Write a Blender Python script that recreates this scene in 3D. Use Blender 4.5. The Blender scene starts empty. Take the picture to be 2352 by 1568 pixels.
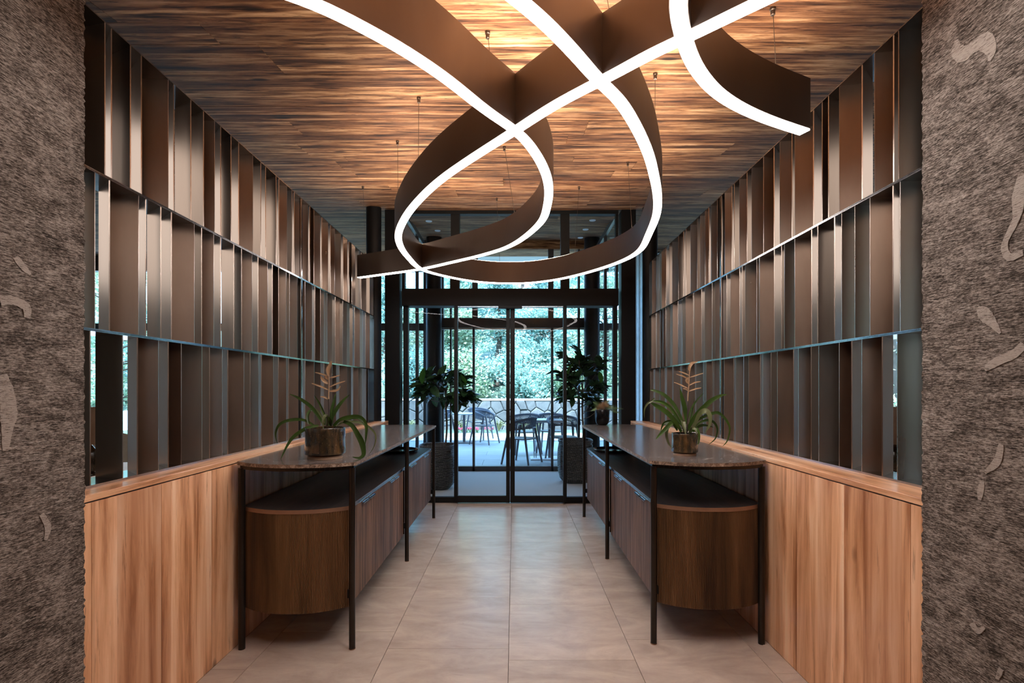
import bpy, math, random
from mathutils import Vector
R = random.Random(7)
PI = math.pi
sc = bpy.context.scene
C = sc.collection
# ------------------------------------------------------------------ camera
F, VX, VY, H = 1135.0, 1181.0, 894.0, 1.28
cd = bpy.data.cameras.new('camera'); cam = bpy.data.objects.new('camera', cd); C.objects.link(cam)
cam.location = (0, 0, H); cam.rotation_euler = (PI/2, 0, 0)
cd.sensor_width = 36; cd.lens = F/2352*36
cd.shift_x = -(VX-1176)/2352; cd.shift_y = (VY-784)/2352
cd.clip_start = 0.05; cd.clip_end = 200
sc.camera = cam
# ------------------------------------------------------------------ world, sun, added fill lights
w = bpy.data.worlds.new('world'); sc.world = w; w.use_nodes = True
bg = w.node_tree.nodes['Background']
bg.inputs[0].default_value = (0.36, 0.64, 1.0, 1); bg.inputs[1].default_value = 7.0
sl = bpy.data.lights.new('sun', 'SUN'); sl.energy = 20.0; sl.angle = 0.01; sl.color = (0.86, 0.93, 1.0)
so = bpy.data.objects.new('sun', sl); C.objects.link(so); so.location = (0, 0, 20)
so.rotation_euler = Vector((0.25, 1.0, -1.75)).to_track_quat('-Z', 'Y').to_euler()
def area(name, loc, size, energy, col, aim=(0, 0, -1)):
    l = bpy.data.lights.new(name, 'AREA'); l.shape = 'RECTANGLE'; l.size = size[0]; l.size_y = size[1]
    l.energy = energy; l.color = col
    o = bpy.data.objects.new(name, l); C.objects.link(o); o.location = loc
    o.rotation_euler = Vector(aim).to_track_quat('-Z', 'Y').to_euler()
WARM = (1.0, 0.86, 0.76)
area('lobby_fill', (0.0, -2.6, 1.75), (5.0, 1.0), 150, WARM, (0, 0, 1))  # unseen upward fill, added to brighten what the upper blades reflect
area('left_room_fill', (-5.2, 2.6, 2.78), (5.5, 6.0), 130, WARM)  # broad overhead fill added to light the room behind the left blades
area('right_room_fill', (5.2, 2.6, 2.78), (5.5, 6.0), 130, WARM)  # matching added fill for the right room, no real fixture
sc.view_settings.view_transform = 'Standard'; sc.view_settings.look = 'None'
sc.view_settings.gamma = 1.0; sc.view_settings.use_curve_mapping = False
sc.view_settings.exposure = 0.22
cy = sc.cycles
cy.max_bounces = 10; cy.diffuse_bounces = 5; cy.glossy_bounces = 5; cy.transparent_max_bounces = 24
cy.caustics_reflective = False; cy.caustics_refractive = False; cy.sample_clamp_indirect = 6
DIFF_E, UP_E = 24.0, 48.0
# ------------------------------------------------------------------ material helpers
def new_mat(name):
    m = bpy.data.materials.new(name); m.use_nodes = True
    nt = m.node_tree
    return m, nt, nt.nodes['Principled BSDF']
def nd(nt, t, **k):
    n = nt.nodes.new(t)
    for a, v in k.items():
        if a.startswith('i_'):
            key = a[2:]; key = int(key) if key.isdigit() else key
            n.inputs[key].default_value = v
        else: setattr(n, a, v)
    return n
def ramp(nt, stops, src):
    r = nt.nodes.new('ShaderNodeValToRGB'); e = r.color_ramp.elements
    e[0].position, e[0].color = stops[0][0], (*stops[0][1], 1)
    e[1].position, e[1].color = stops[-1][0], (*stops[-1][1], 1)
    for p, c in stops[1:-1]:
        x = e.new(p); x.color = (*c, 1)
    nt.links.new(src, r.inputs[0]); return r.outputs[0]
def coords(nt, scale=(1, 1, 1), rnd=True):
    tc = nd(nt, 'ShaderNodeTexCoord'); mp = nd(nt, 'ShaderNodeMapping'); mp.inputs['Scale'].default_value = scale
    src = tc.outputs['Object']
    if rnd:
        oi = nd(nt, 'ShaderNodeObjectInfo')
        mu = nd(nt, 'ShaderNodeMath', operation='MULTIPLY', i_1=37.0); nt.links.new(oi.outputs['Random'], mu.inputs[0])
        ad = nd(nt, 'ShaderNodeVectorMath', operation='ADD'); nt.links.new(src, ad.inputs[0]); nt.links.new(mu.outputs[0], ad.inputs[1])
        src = ad.outputs[0]
    nt.links.new(src, mp.inputs['Vector']); return mp.outputs[0]
def noise(nt, vec, scale, detail=6, rough=.6, dist=0.0):
    n = nd(nt, 'ShaderNodeTexNoise', i_Scale=scale, i_Detail=detail, i_Roughness=rough, i_Distortion=dist)
    nt.links.new(vec, n.inputs['Vector']); return n.outputs[0]
def mix(nt, a, b, fac, mode='MIX'):
    m = nd(nt, 'ShaderNodeMix', data_type='RGBA', blend_type=mode)
    for i, v in ((0, fac), (6, a), (7, b)):
        if hasattr(v, 'links') or hasattr(v, 'is_linked'): nt.links.new(v, m.inputs[i])
        else: m.inputs[i].default_value = v if i == 0 else (*v, 1)
    return m.outputs[2]
def bump(nt, bs, h, strength=.3, dist=.01):
    b = nd(nt, 'ShaderNodeBump', i_Strength=strength, i_Distance=dist)
    nt.links.new(h, b.inputs['Height']); nt.links.new(b.outputs[0], bs.inputs['Normal'])
def plain(name, col, rough=.5, metal=0.0, spec=.5, coat=0.0):
    m, nt, b = new_mat(name)
    b.inputs['Base Color'].default_value = (*col, 1); b.inputs['Roughness'].default_value = rough
    b.inputs['Metallic'].default_value = metal; b.inputs['Specular IOR Level'].default_value = spec
    b.inputs['Coat Weight'].default_value = coat
    # faint wear so that no surface is perfectly even
    v = coords(nt, (1, 1, 1)); n = noise(nt, v, 14, 4)
    c = ramp(nt, [(.3, tuple(x*.88 for x in col)), (.7, tuple(min(1, x*1.1) for x in col))], n)
    nt.links.new(c, b.inputs['Base Color']); return m
def wood(name, stops, sc_, grain=9.0, rough=.5, streak=None, knots=None, patch=None, tint=None, bmp=.15, spec=.5, strips=None):
    """sc_: mapping scale, small along the grain"""
    m, nt, b = new_mat(name)
    v = coords(nt, sc_)
    a = noise(nt, v, grain, 8, .62, .35)
    col = ramp(nt, stops, a)
    if patch:
        p = noise(nt, coords(nt, tuple(x*.35 for x in sc_)), grain*.55, 3, .5, .2)
        pf = ramp(nt, [(patch[1], (0, 0, 0)), (patch[2], (1, 1, 1))], p)
        col = mix(nt, col, patch[0], pf)
    if streak:
        s = noise(nt, coords(nt, tuple(x*s_ for x, s_ in zip(sc_, (1, 1, 1)))), grain*3.1, 5, .7, .1)
        sf = ramp(nt, [(streak[1], (0, 0, 0)), (streak[2], (1, 1, 1))], s)
        col = mix(nt, col, streak[0], sf)
    if knots:
        kv = nd(nt, 'ShaderNodeTexVoronoi', i_Scale=knots[1]); nt.links.new(coords(nt, knots[2]), kv.inputs['Vector'])
        kf = ramp(nt, [(knots[3]*.45, (1, 1, 1)), (knots[3], (0, 0, 0))], kv.outputs['Distance'])
        col = mix(nt, col, knots[0], kf)
    if strips:
        oi = nd(nt, 'ShaderNodeObjectInfo'); tc = nd(nt, 'ShaderNodeTexCoord'); sp = nd(nt, 'ShaderNodeSeparateXYZ'); nt.links.new(tc.outputs['Object'], sp.inputs[0])
        mu = nd(nt, 'ShaderNodeMath', operation='MULTIPLY', i_1=strips[0]); nt.links.new(sp.outputs[1], mu.inputs[0])
        fl_ = nd(nt, 'ShaderNodeMath', operation='FLOOR'); nt.links.new(mu.outputs[0], fl_.inputs[0])
        m2 = nd(nt, 'ShaderNodeMath', operation='MULTIPLY', i_1=91.7); nt.links.new(oi.outputs['Random'], m2.inputs[0])
        ad = nd(nt, 'ShaderNodeMath', operation='ADD'); nt.links.new(fl_.outputs[0], ad.inputs[0]); nt.links.new(m2.outputs[0], ad.inputs[1])
        wn = nd(nt, 'ShaderNodeTexWhiteNoise', noise_dimensions='1D'); nt.links.new(ad.outputs[0], wn.inputs['W'])
        col = mix(nt, col, ramp(nt, strips[1], wn.outputs['Value']), 1.0, 'MULTIPLY')
    if tint:
        oi = nd(nt, 'ShaderNodeObjectInfo')
        tf = ramp(nt, tint, oi.outputs['Random'])
        col = mix(nt, col, tf, 1.0, 'MULTIPLY')
    nt.links.new(col, b.inputs['Base Color']); b.inputs['Roughness'].default_value = rough
    b.inputs['Specular IOR Level'].default_value = spec
    bump(nt, b, a, bmp, .004); return m
# ------------------------------------------------------------------ materials
M = {}
M['ceil'] = wood('reclaimed_ceiling_wood', [(.32, (.018, .007, .003)), (.41, (.10, .042, .018)), (.50, (.25, .125, .06)), (.60, (.42, .25, .14)), (.74, (.58, .40, .26))],
    (.085, 1.0, 1.0), 34, .75, spec=.2, strips=(19.0, [(0, (.34, .27, .24)), (.3, (.85, .75, .68)), (.6, (1.0, .97, .92)), (1, (1.3, 1.3, 1.25))]), streak=((.02, .008, .004), .57, .67), knots=((.03, .014, .008), 1.0, (1.6, 5.5, 1), .10),
    patch=((.19, .135, .10), .64, .80), tint=[(0, (.6, .53, .48)), (.25, (1.2, 1.15, 1.1)), (.5, (.8, .7, .62)), (.75, (1.1, 1.08, 1.04)), (1, (.7, .65, .6))], bmp=.35)
LW = [(.36, (.40, .17, .075)), (.45, (.68, .35, .18)), (.54, (.84, .49, .28)), (.64, (.94, .62, .40))]
M['larch'] = wood('larch_panel_wood', LW, (1.0, 1.0, .07), 13, .33, streak=((.30, .13, .06), .60, .72), knots=((.10, .04, .02), 1.0, (3.2, 3.2, 1.5), .085),
    tint=[(0, (.9, .86, .84)), (.5, (1.0, .98, .95)), (1, (1.06, 1.05, 1.04))], strips=(11.0, [(0, (.82, .76, .74)), (.5, (1, 1, 1)), (1, (1.1, 1.12, 1.14))]), bmp=.05)
M['larch_cap'] = wood('larch_cap_wood', LW, (1.0, .07, 1.0), 16, .33, streak=((.42, .22, .11), .60, .72), bmp=.05)
M['walnut'] = wood('smoked_walnut', [(.38, (.065, .033, .019)), (.5, (.155, .085, .05)), (.65, (.24, .14, .088))], (1, 1, .05), 30, .5, spec=.25, streak=((.05, .026, .016), .56, .7),
    tint=[(0, (.75, .75, .75)), (1, (1.2, 1.15, 1.1))], bmp=.08)
M['walnut_flute'] = wood('fluted_walnut', [(.38, (.05, .023, .009)), (.5, (.125, .06, .023)), (.65, (.21, .108, .045))], (.6, .6, .05), 12, .5, bmp=.05)
M['walnut_shelf'] = wood('dark_shelf_veneer', [(.3, (.018, .016, .018)), (.6, (.045, .036, .034)), (.8, (.09, .07, .06))], (1, .06, 1), 40, .4, spec=.2, streak=((.11, .09, .075), .62, .72), bmp=.15)
M['walnut_edge'] = plain('walnut_edge', (.26, .14, .085), .35)
def metal_mat(name, lo, hi, r0, r1, metal=1.0):
    m, nt, b = new_mat(name)
    v = coords(nt, (1, 1, .25)); n = noise(nt, v, 5, 5, .6, .3); n2 = noise(nt, coords(nt, (40, 40, 40)), 14, 2)
    nt.links.new(ramp(nt, [(.3, lo), (.7, hi)], n), b.inputs['Base Color'])
    rr = nd(nt, 'ShaderNodeMapRange'); rr.inputs[1].default_value = .3; rr.inputs[2].default_value = .7
    rr.inputs[3].default_value = r0; rr.inputs[4].default_value = r1
    nt.links.new(n, rr.inputs[0]); nt.links.new(rr.outputs[0], b.inputs['Roughness'])
    b.inputs['Metallic'].default_value = metal; bump(nt, b, n2, .03, .001); return m
M['blade'] = metal_mat('blackened_bronze_sheet', (.38, .305, .255), (.47, .39, .335), .27, .35)
M['rail'] = metal_mat('blackened_steel_rail', (.30, .28, .27), (.46, .45, .45), .12, .16)
M['ribbon'] = metal_mat('bronze_painted_band', (.145, .112, .092), (.175, .138, .115), .36, .44, .75)
M['black'] = plain('black_powder_coat', (.005, .005, .0055), .45, 0, .25)
M['frame'] = plain('anthracite_frame', (.004, .004, .004), .5, 0, .3)
M['frame_out'] = plain('dark_outer_frame', (.05, .05, .055), .35)
M['leg'] = plain('bronze_lacquered_tube', (.035, .028, .023), .3, .7)
M['chrome'] = plain('brushed_nickel', (.62, .64, .68), .22, 1.0)
M['wire'] = plain('steel_wire', (.12, .09, .07), .4, .9)
def emis(name, col, s):
    m = bpy.data.materials.new(name); m.use_nodes = True; nt = m.node_tree; nt.nodes.clear()
    e = nd(nt, 'ShaderNodeEmission'); e.inputs[0].default_value = (*col, 1); e.inputs[1].default_value = s
    o = nd(nt, 'ShaderNodeOutputMaterial'); nt.links.new(e.outputs[0], o.inputs[0]); return m
M['diff'] = emis('lit_diffuser', (1.0, .93, .90), DIFF_E)
M['up'] = emis('lit_uplight', (1.0, .86, .72), UP_E)
def glass(name, tint, ior=1.5):
    m = bpy.data.materials.new(name); m.use_nodes = True; nt = m.node_tree; nt.nodes.clear()
    t = nd(nt, 'ShaderNodeBsdfTransparent'); t.inputs[0].default_value = (*tint, 1)
    g = nd(nt, 'ShaderNodeBsdfGlossy'); g.inputs['Roughness'].default_value = .0
    f = nd(nt, 'ShaderNodeFresnel'); f.inputs[0].default_value = ior
    x = nd(nt, 'ShaderNodeMixShader'); o = nd(nt, 'ShaderNodeOutputMaterial')
    ge = nd(nt, 'ShaderNodeNewGeometry'); iv = nd(nt, 'ShaderNodeMath', operation='SUBTRACT', i_0=1.0); nt.links.new(ge.outputs['Backfacing'], iv.inputs[1])
    ml = nd(nt, 'ShaderNodeMath', operation='MULTIPLY'); nt.links.new(f.outputs[0], ml.inputs[0]); nt.links.new(iv.outputs[0], ml.inputs[1])
    nt.links.new(ml.outputs[0], x.inputs[0]); nt.links.new(t.outputs[0], x.inputs[1]); nt.links.new(g.outputs[0], x.inputs[2])
    nt.links.new(x.outputs[0], o.inputs[0]); return m
M['glass'] = glass('clear_glass', (.94, .975, 1.0), 1.25)
def tile_mat(name, a, b_, rough, tint=.05, vein=(.30, .24, .21)):
    m, nt, b = new_mat(name)
    v = coords(nt, (1, 2.2, 1)); n = noise(nt, v, 3.2, 9, .66, .5); n2 = noise(nt, coords(nt, (1, 2.6, 1)), 17, 6, .75, 1.2)
    col = ramp(nt, [(.32, a), (.68, b_)], n)
    vf = ramp(nt, [(.60, (0, 0, 0)), (.74, (.55, .55, .55))], n2)
    col = mix(nt, col, vein, vf)
    oi = nd(nt, 'ShaderNodeObjectInfo'); tf = ramp(nt, [(0, (1-tint,)*3), (1, (1+tint,)*3)], oi.outputs['Random'])
    col = mix(nt, col, tf, 1.0, 'MULTIPLY')
    nt.links.new(col, b.inputs['Base Color']); b.inputs['Roughness'].default_value = rough
    bump(nt, b, n2, .05, .001); return m
M['tile'] = tile_mat('honed_limestone_tile', (.40, .32, .27), (.57, .475, .40), .25)
M['patio'] = tile_mat('patio_tile', (.30, .32, .34), (.37, .39, .41), .5, .05, (.27, .28, .30))
M['darkfloor'] = wood('dark_dining_floor', [(.3, (.04, .025, .015)), (.7, (.11, .07, .045))], (1, .08, 1), 14, .45)
M['grout'] = plain('grout', (.10, .08, .07), .9)
def marble(name, edge):
    m, nt, b = new_mat(name)
    v = coords(nt, (1, 1, 1), False)
    n = noise(nt, v, 70 if not edge else 45, 6, .8, 1.0); vo = nd(nt, 'ShaderNodeTexVoronoi', i_Scale=28.0); nt.links.new(v, vo.inputs['Vector'])
    if edge:
        col = ramp(nt, [(.38, (.06, .038, .025)), (.52, (.24, .16, .11)), (.68, (.62, .50, .40))], n); ro = .55
    else:
        col = ramp(nt, [(.38, (.06, .048, .043)), (.52, (.125, .103, .094)), (.68, (.27, .235, .215))], n); ro = .19
        v2 = noise(nt, coords(nt, (1, 1, 1), False), 2.6, 5, .5, 1.2)
        vf = ramp(nt, [(.488, (0, 0, 0)), (.5, (.6, .6, .6)), (.512, (0, 0, 0))], v2)
        col = mix(nt, col, (.40, .36, .33), vf)
    nt.links.new(col, b.inputs['Base Color']); b.inputs['Roughness'].default_value = ro
    bump(nt, b, n, .6 if edge else .02, .002); return m
M['marble'] = marble('brown_marble_top', False); M['marble_edge'] = marble('brown_marble_rough_edge', True)
def pillar_mat(name='brushed_textured_stone', sh=0.0):
    m, nt, b = new_mat(name)
    v = coords(nt, (1, .22, 1), False)
    a = noise(nt, v, 420, 4, .75, .2)
    bb = noise(nt, coords(nt, (1, .05, 1), False), 620, 3, .7, 0.0)
    c = noise(nt, coords(nt, (1, .6, 1), False), 22, 6, .62, .6)
    t = mix(nt, a, bb, .4); t = mix(nt, t, c, .2)
    col = ramp(nt, [(.42-sh, (.022, .016, .012)), (.475-sh, (.09, .068, .054)), (.525-sh, (.24, .195, .165)), (.58-sh, (.42, .355, .305))], t)
    nt.links.new(col, b.inputs['Base Color']); b.inputs['Roughness'].default_value = .9
    b.inputs['Specular IOR Level'].default_value = .2
    bump(nt, b, t, .9, .006); return m
M['pillar'] = pillar_mat()
M['fossil'] = pillar_mat('pale_stone_vein', .085)
M['plaster'] = plain('warm_plaster', (.42, .36, .31), .8)
M['darkplaster'] = plain('dark_plaster', (.10, .085, .075), .8)
def carpet_mat():
    m, nt, b = new_mat('grey_loop_carpet')
    n = noise(nt, coords(nt, (1, 1, 1), False), 260, 3, .7); 
    nt.links.new(ramp(nt, [(.3, (.36, .345, .33)), (.7, (.62, .60, .58))], n), b.inputs['Base Color'])
    b.inputs['Roughness'].default_value = .95; bump(nt, b, n, .8, .004); return m
M['carpet'] = carpet_mat()
def leafmat(name, a, b_, rough, trans=.0):
    m, nt, b = new_mat(name)
    n = noise(nt, coords(nt, (1, 1, 1)), 9, 4); c = ramp(nt, [(.3, a), (.7, b_)], n)
    oi = nd(nt, 'ShaderNodeObjectInfo'); tf = ramp(nt, [(0, (.8, .8, .8)), (1, (1.15, 1.15, 1.1))], oi.outputs['Random'])
    c = mix(nt, c, tf, 1.0, 'MULTIPLY')
    nt.links.new(c, b.inputs['Base Color']); b.inputs['Roughness'].default_value = rough
    if trans:
        out = nt.nodes['Material Output']; tl = nd(nt, 'ShaderNodeBsdfTranslucent'); nt.links.new(c, tl.inputs[0])
        mx = nd(nt, 'ShaderNodeMixShader'); mx.inputs[0].default_value = trans
        nt.links.new(b.outputs[0], mx.inputs[1]); nt.links.new(tl.outputs[0], mx.inputs[2]); nt.links.new(mx.outputs[0], out.inputs[0])
    return m
M['brom'] = leafmat('bromeliad_leaf', (.022, .06, .006), (.07, .14, .02), .35, .15)
M['brom_pale'] = leafmat('bromeliad_pale_leaf', (.12, .15, .06), (.20, .22, .11), .4, .15)
M['bract'] = plain('dry_tan_bract', (.46, .30, .17), .6)
M['stem_dark'] = plain('dark_flower_stem', (.05, .035, .03), .5)
M['ficus'] = leafmat('rubber_leaf', (.022, .055, .022), (.06, .13, .05), .22, .05)
M['ficus_new'] = leafmat('young_rubber_leaf', (.07, .22, .03), (.12, .33, .06), .3, .35)
M['bark'] = plain('brown_bark', (.10, .07, .05), .8)
def glaze(name):
    m, nt, b = new_mat(name)
    n = noise(nt, coords(nt, (1, 1, .28)), 16, 6, .7, .3); n2 = noise(nt, coords(nt, (1, 1, 1)), 140, 2)
    c = ramp(nt, [(.34, (.008, .009, .009)), (.52, (.045, .032, .018)), (.64, (.14, .075, .028)), (.75, (.20, .13, .07))], n)
    c = mix(nt, c, (.35, .27, .17), ramp(nt, [(.66, (0, 0, 0)), (.74, (.6, .6, .6))], n2))
    nt.links.new(c, b.inputs['Base Color']); b.inputs['Roughness'].default_value = .16
    b.inputs['Coat Weight'].default_value = .6; bump(nt, b, n, .45, .004); return m
M['glaze'] = glaze('dripped_brown_glaze'); M['clay'] = plain('bare_clay', (.40, .26, .17), .6)
M['blackglaze'] = plain('black_gloss_glaze', (.004, .004, .005), .18, 0, .35, .0)
M['tray'] = plain('black_tray', (.012, .011, .011), .15, .3, .6)
M['tray_rim'] = plain('copper_rim', (.35, .22, .15), .25, .8)
M['soil'] = plain('dark_soil', (.03, .02, .015), .95)
def weave2():
    m, nt, b = new_mat('woven_dark_rattan'); tc = nd(nt, 'ShaderNodeTexCoord'); sp = nd(nt, 'ShaderNodeSeparateXYZ'); nt.links.new(tc.outputs['Object'], sp.inputs[0])
    ad = nd(nt, 'ShaderNodeMath', operation='ADD'); nt.links.new(sp.outputs[0], ad.inputs[0]); nt.links.new(sp.outputs[1], ad.inputs[1])
    cb = nd(nt, 'ShaderNodeCombineXYZ'); nt.links.new(ad.outputs[0], cb.inputs[0]); nt.links.new(sp.outputs[2], cb.inputs[1])
    br = nd(nt, 'ShaderNodeTexBrick', i_Scale=22.0, offset=.5); br.inputs['Mortar Size'].default_value = .07
    br.inputs['Color1'].default_value = (.20, .18, .165, 1); br.inputs['Color2'].default_value = (.075, .066, .06, 1); br.inputs['Mortar'].default_value = (.008, .008, .008, 1)
    nt.links.new(cb.outputs[0], br.inputs['Vector']); nt.links.new(br.outputs[0], b.inputs['Base Color']); b.inputs['Roughness'].default_value = .6; return m
M['weave'] = weave2()
M['stone'] = tile_mat('grey_field_stone', (.07, .078, .08), (.15, .16, .155), .85, .22, (.22, .22, .22))
M['mortar'] = plain('dark_mortar', (.03, .03, .03), .95)
M['coping'] = plain('pale_coping', (.75, .74, .72), .8)
M['kerb'] = plain('white_kerb', (.85, .84, .82), .8)
M['grass'] = leafmat('dry_lawn', (.55, .56, .40), (.72, .70, .55), .9)
M['earth'] = plain('garden_soil', (.07, .11, .075), .95)
M['needle'] = leafmat('spruce_needles', (.20, .36, .32), (.52, .70, .62), .6, .35)
M['needle2'] = leafmat('light_foliage', (.22, .34, .20), (.54, .64, .44), .6, .4)
M['flower'] = plain('red_flower', (.42, .02, .08), .6)
M['rope'] = plain('grey_rope', (.15, .16, .19), .8)
M['alu'] = plain('taupe_chair_frame', (.15, .14, .15), .45)
M['white'] = plain('white_table_lacquer', (.70, .72, .75), .4)
M['curtain'] = leafmat('sheer_curtain', (.62, .66, .72), (.72, .76, .82), .8, .5)
M['soffit'] = wood('bounce_lit_soffit_wood', [(.3, (.42, .42, .40)), (.6, (.60, .61, .60)), (.8, (.7, .71, .7))], (.1, 1, 1), 8, .6, streak=((.25, .24, .23), .64, .72))  # ceiling planks continued outside, paled in colour for the bounced sunlight
M['pampas'] = plain('tan_pampas', (.50, .33, .19), .9)
M['fern'] = leafmat('fern_green', (.10, .20, .06), (.24, .36, .16), .5, .2)
# ------------------------------------------------------------------ mesh builder
class MB:
    def __init__(s): s.v = []; s.f = []; s.m = []; s.smooth = False; s.mi = 0
    def add(s, vs, fs):
        o = len(s.v); s.v += [tuple(p) for p in vs]; s.f += [tuple(i+o for i in f) for f in fs]; s.m += [s.mi]*len(fs); return s
    def box(s, x0, x1, y0, y1, z0, z1):
        return s.add([(x0,y0,z0),(x1,y0,z0),(x1,y1,z0),(x0,y1,z0),(x0,y0,z1),(x1,y0,z1),(x1,y1,z1),(x0,y1,z1)],
                     [(0,3,2,1),(4,5,6,7),(0,1,5,4),(1,2,6,5),(2,3,7,6),(3,0,4,7)])
    def bbox(s, x0, x1, y0, y1, z0, z1, b):   # box with chamfered rim on the +z,-z faces
        vs = []; 
        for z, i in ((z0, b), (z0+b, 0), (z1-b, 0), (z1, b)):
            vs += [(x0+i,y0+i,z),(x1-i,y0+i,z),(x1-i,y1-i,z),(x0+i,y1-i,z)]
        fs = [(0,3,2,1),(12,13,14,15)]
        for k in range(3):
            for j in range(4):
                a = 4*k+j; b_ = 4*k+(j+1)%4; fs.append((a, b_, b_+4, a+4))
        return s.add(vs, fs)
    def prism(s, pts, z0, z1):                # convex or not, n-gon caps
        n = len(pts); vs = [(x,y,z0) for x,y in pts]+[(x,y,z1) for x,y in pts]
        fs = [tuple(range(n-1,-1,-1)), tuple(range(n,2*n))]+[(i,(i+1)%n,(i+1)%n+n,i+n) for i in range(n)]
        return s.add(vs, fs)
    def lathe(s, prof, c, n=32, cap=True):
        vs = []; fs = []
        for r, z in prof:
            for k in range(n):
                a = 2*PI*k/n; vs.append((c[0]+r*math.cos(a), c[1]+r*math.sin(a), c[2]+z))
        for i in range(len(prof)-1):
            for k in range(n):
                a = i*n+k; b = i*n+(k+1)%n; fs.append((a, b, b+n, a+n))
        if cap:
            fs.append(tuple(range(n-1,-1,-1))); L = (len(prof)-1)*n; fs.append(tuple(range(L, L+n)))
        return s.add(vs, fs)
    def tube(s, pts, rad, n=8):
        pts = [Vector(p) for p in pts]; vs = []; fs = []
        rs = rad if isinstance(rad, (list, tuple)) else [rad]*len(pts)
        up = Vector((0, 0, 1)); prev = None
        for i, p in enumerate(pts):
            t = (pts[min(i+1, len(pts)-1)]-pts[max(i-1, 0)]).normalized()
            if prev is None:
                a = t.cross(up); 
                if a.length < .05: a = t.cross(Vector((1, 0, 0)))
            else:
                a = prev-t*prev.dot(t)
            a.normalize(); prev = a; b = t.cross(a)
            for k in range(n):
                q = 2*PI*k/n; vs.append(p+(a*math.cos(q)+b*math.sin(q))*rs[i])
        for i in range(len(pts)-1):
            for k in range(n):
                x = i*n+k; y = i*n+(k+1)%n; fs.append((x, y, y+n, x+n))
        fs.append(tuple(range(n-1,-1,-1))); L = (len(pts)-1)*n; fs.append(tuple(range(L, L+n)))
        return s.add(vs, fs)
ORG = {}
def build(name, mb, mat, parent=None, label=None, loc=(0,0,0), kind=None, smooth=None):
    root_org = ORG.get(parent.name, Vector((0,0,0))) if parent else Vector(loc)
    me = bpy.data.meshes.new(name)
    me.from_pydata([tuple(Vector(p)-root_org) for p in mb.v], [], mb.f); me.update()
    for mm in (mat if isinstance(mat, list) else [mat]): me.materials.append(mm)
    if isinstance(mat, list): me.polygons.foreach_set('material_index', mb.m)
    if (smooth if smooth is not None else mb.smooth):
        me.polygons.foreach_set('use_smooth', [True]*len(me.polygons))
        try: me.set_sharp_from_angle(angle=math.radians(40))
        except Exception: pass
    o = bpy.data.objects.new(name, me); C.objects.link(o)
    if parent: o.parent = parent
    else: o.location = root_org
    ORG[o.name] = root_org
    if label: o['label'] = label
    if kind: o['kind'] = kind
    return o
def thing(name, label, cat, loc=(0,0,0), group=None, rz=0):
    o = bpy.data.objects.new(name, None); C.objects.link(o); o.location = loc; o.rotation_euler = (0,0,rz)
    o['label'] = label; o['category'] = cat
    if group: o['group'] = group
    ORG[o.name] = Vector(loc); return o
def struct(name, label=None, loc=(0,0,0)):
    o = bpy.data.objects.new(name, None); C.objects.link(o); o.location = loc; o['kind'] = 'structure'
    if label: o['label'] = label
    ORG[o.name] = Vector(loc); return o
def tag(o, label, cat, group=None):
    o['label'] = label; o['category'] = cat
    if group: o['group'] = group
    return o
def atD(px, py, D): return Vector(((px-VX)*D/F, D, H+(VY-py)*D/F))
def copy_tree(o, parent=None):
    c = o.copy(); C.objects.link(c); c.parent = parent
    for ch in list(o.children): copy_tree(ch, c)
    return c
def catmull(pts, n=10):
    P = [Vector(p) for p in pts]; out = []
    for i in range(len(P)-1):
        p0 = P[max(i-1, 0)]; p1 = P[i]; p2 = P[i+1]; p3 = P[min(i+2, len(P)-1)]
        for k in range(n):
            t = k/n
            out.append(.5*((2*p1)+(-p0+p2)*t+(2*p0-5*p1+4*p2-p3)*t*t+(-p0+3*p1-3*p2+p3)*t**3))
    out.append(P[-1]); return out
def zc(y): return 2.492+.144*max(y, .35)
# ================================================================== FLOOR
fl = struct('floor')
fb = MB(); fb.box(-9, 9, -5, 5.60, -.12, -.006); build('floor_bed', fb, M['grout'], fl)
XL, XR = -1.388, 1.284
cols = [(XL, -1.227, 2.26), (-1.227, -.627, 2.611), (-.627, -.027, 2.4407), (-.027, .573, 2.3375), (.573, 1.173, 2.532), (1.173, XR, 2.228)]
for x0, x1, off in cols:
    k0 = -7
    while True:
        y0 = off+.6*k0; y1 = y0+.6
        if y0 > 5.5: break
        k0 += 1
        if y1 < -1.0: continue
        t = MB(); t.bbox(x0+.0012, x1-.0012, y0+.001, min(y1, 5.58)-.001, -.012, 0, .0007)
        build('tile', t, M['tile'], fl)
for nm, x0, x1, y0, y1 in (('side_slab', -9, XL-.25, -5, 9.75), ('side_slab', XR+.25, 9, -5, 9.75), ('lobby_slab', XL-.25, XR+.25, -5, -1.2)):
    t = MB(); t.box(x0, x1, y0, y1, -.012, 0); build(nm, t, M['darkfloor'], fl)
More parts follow.
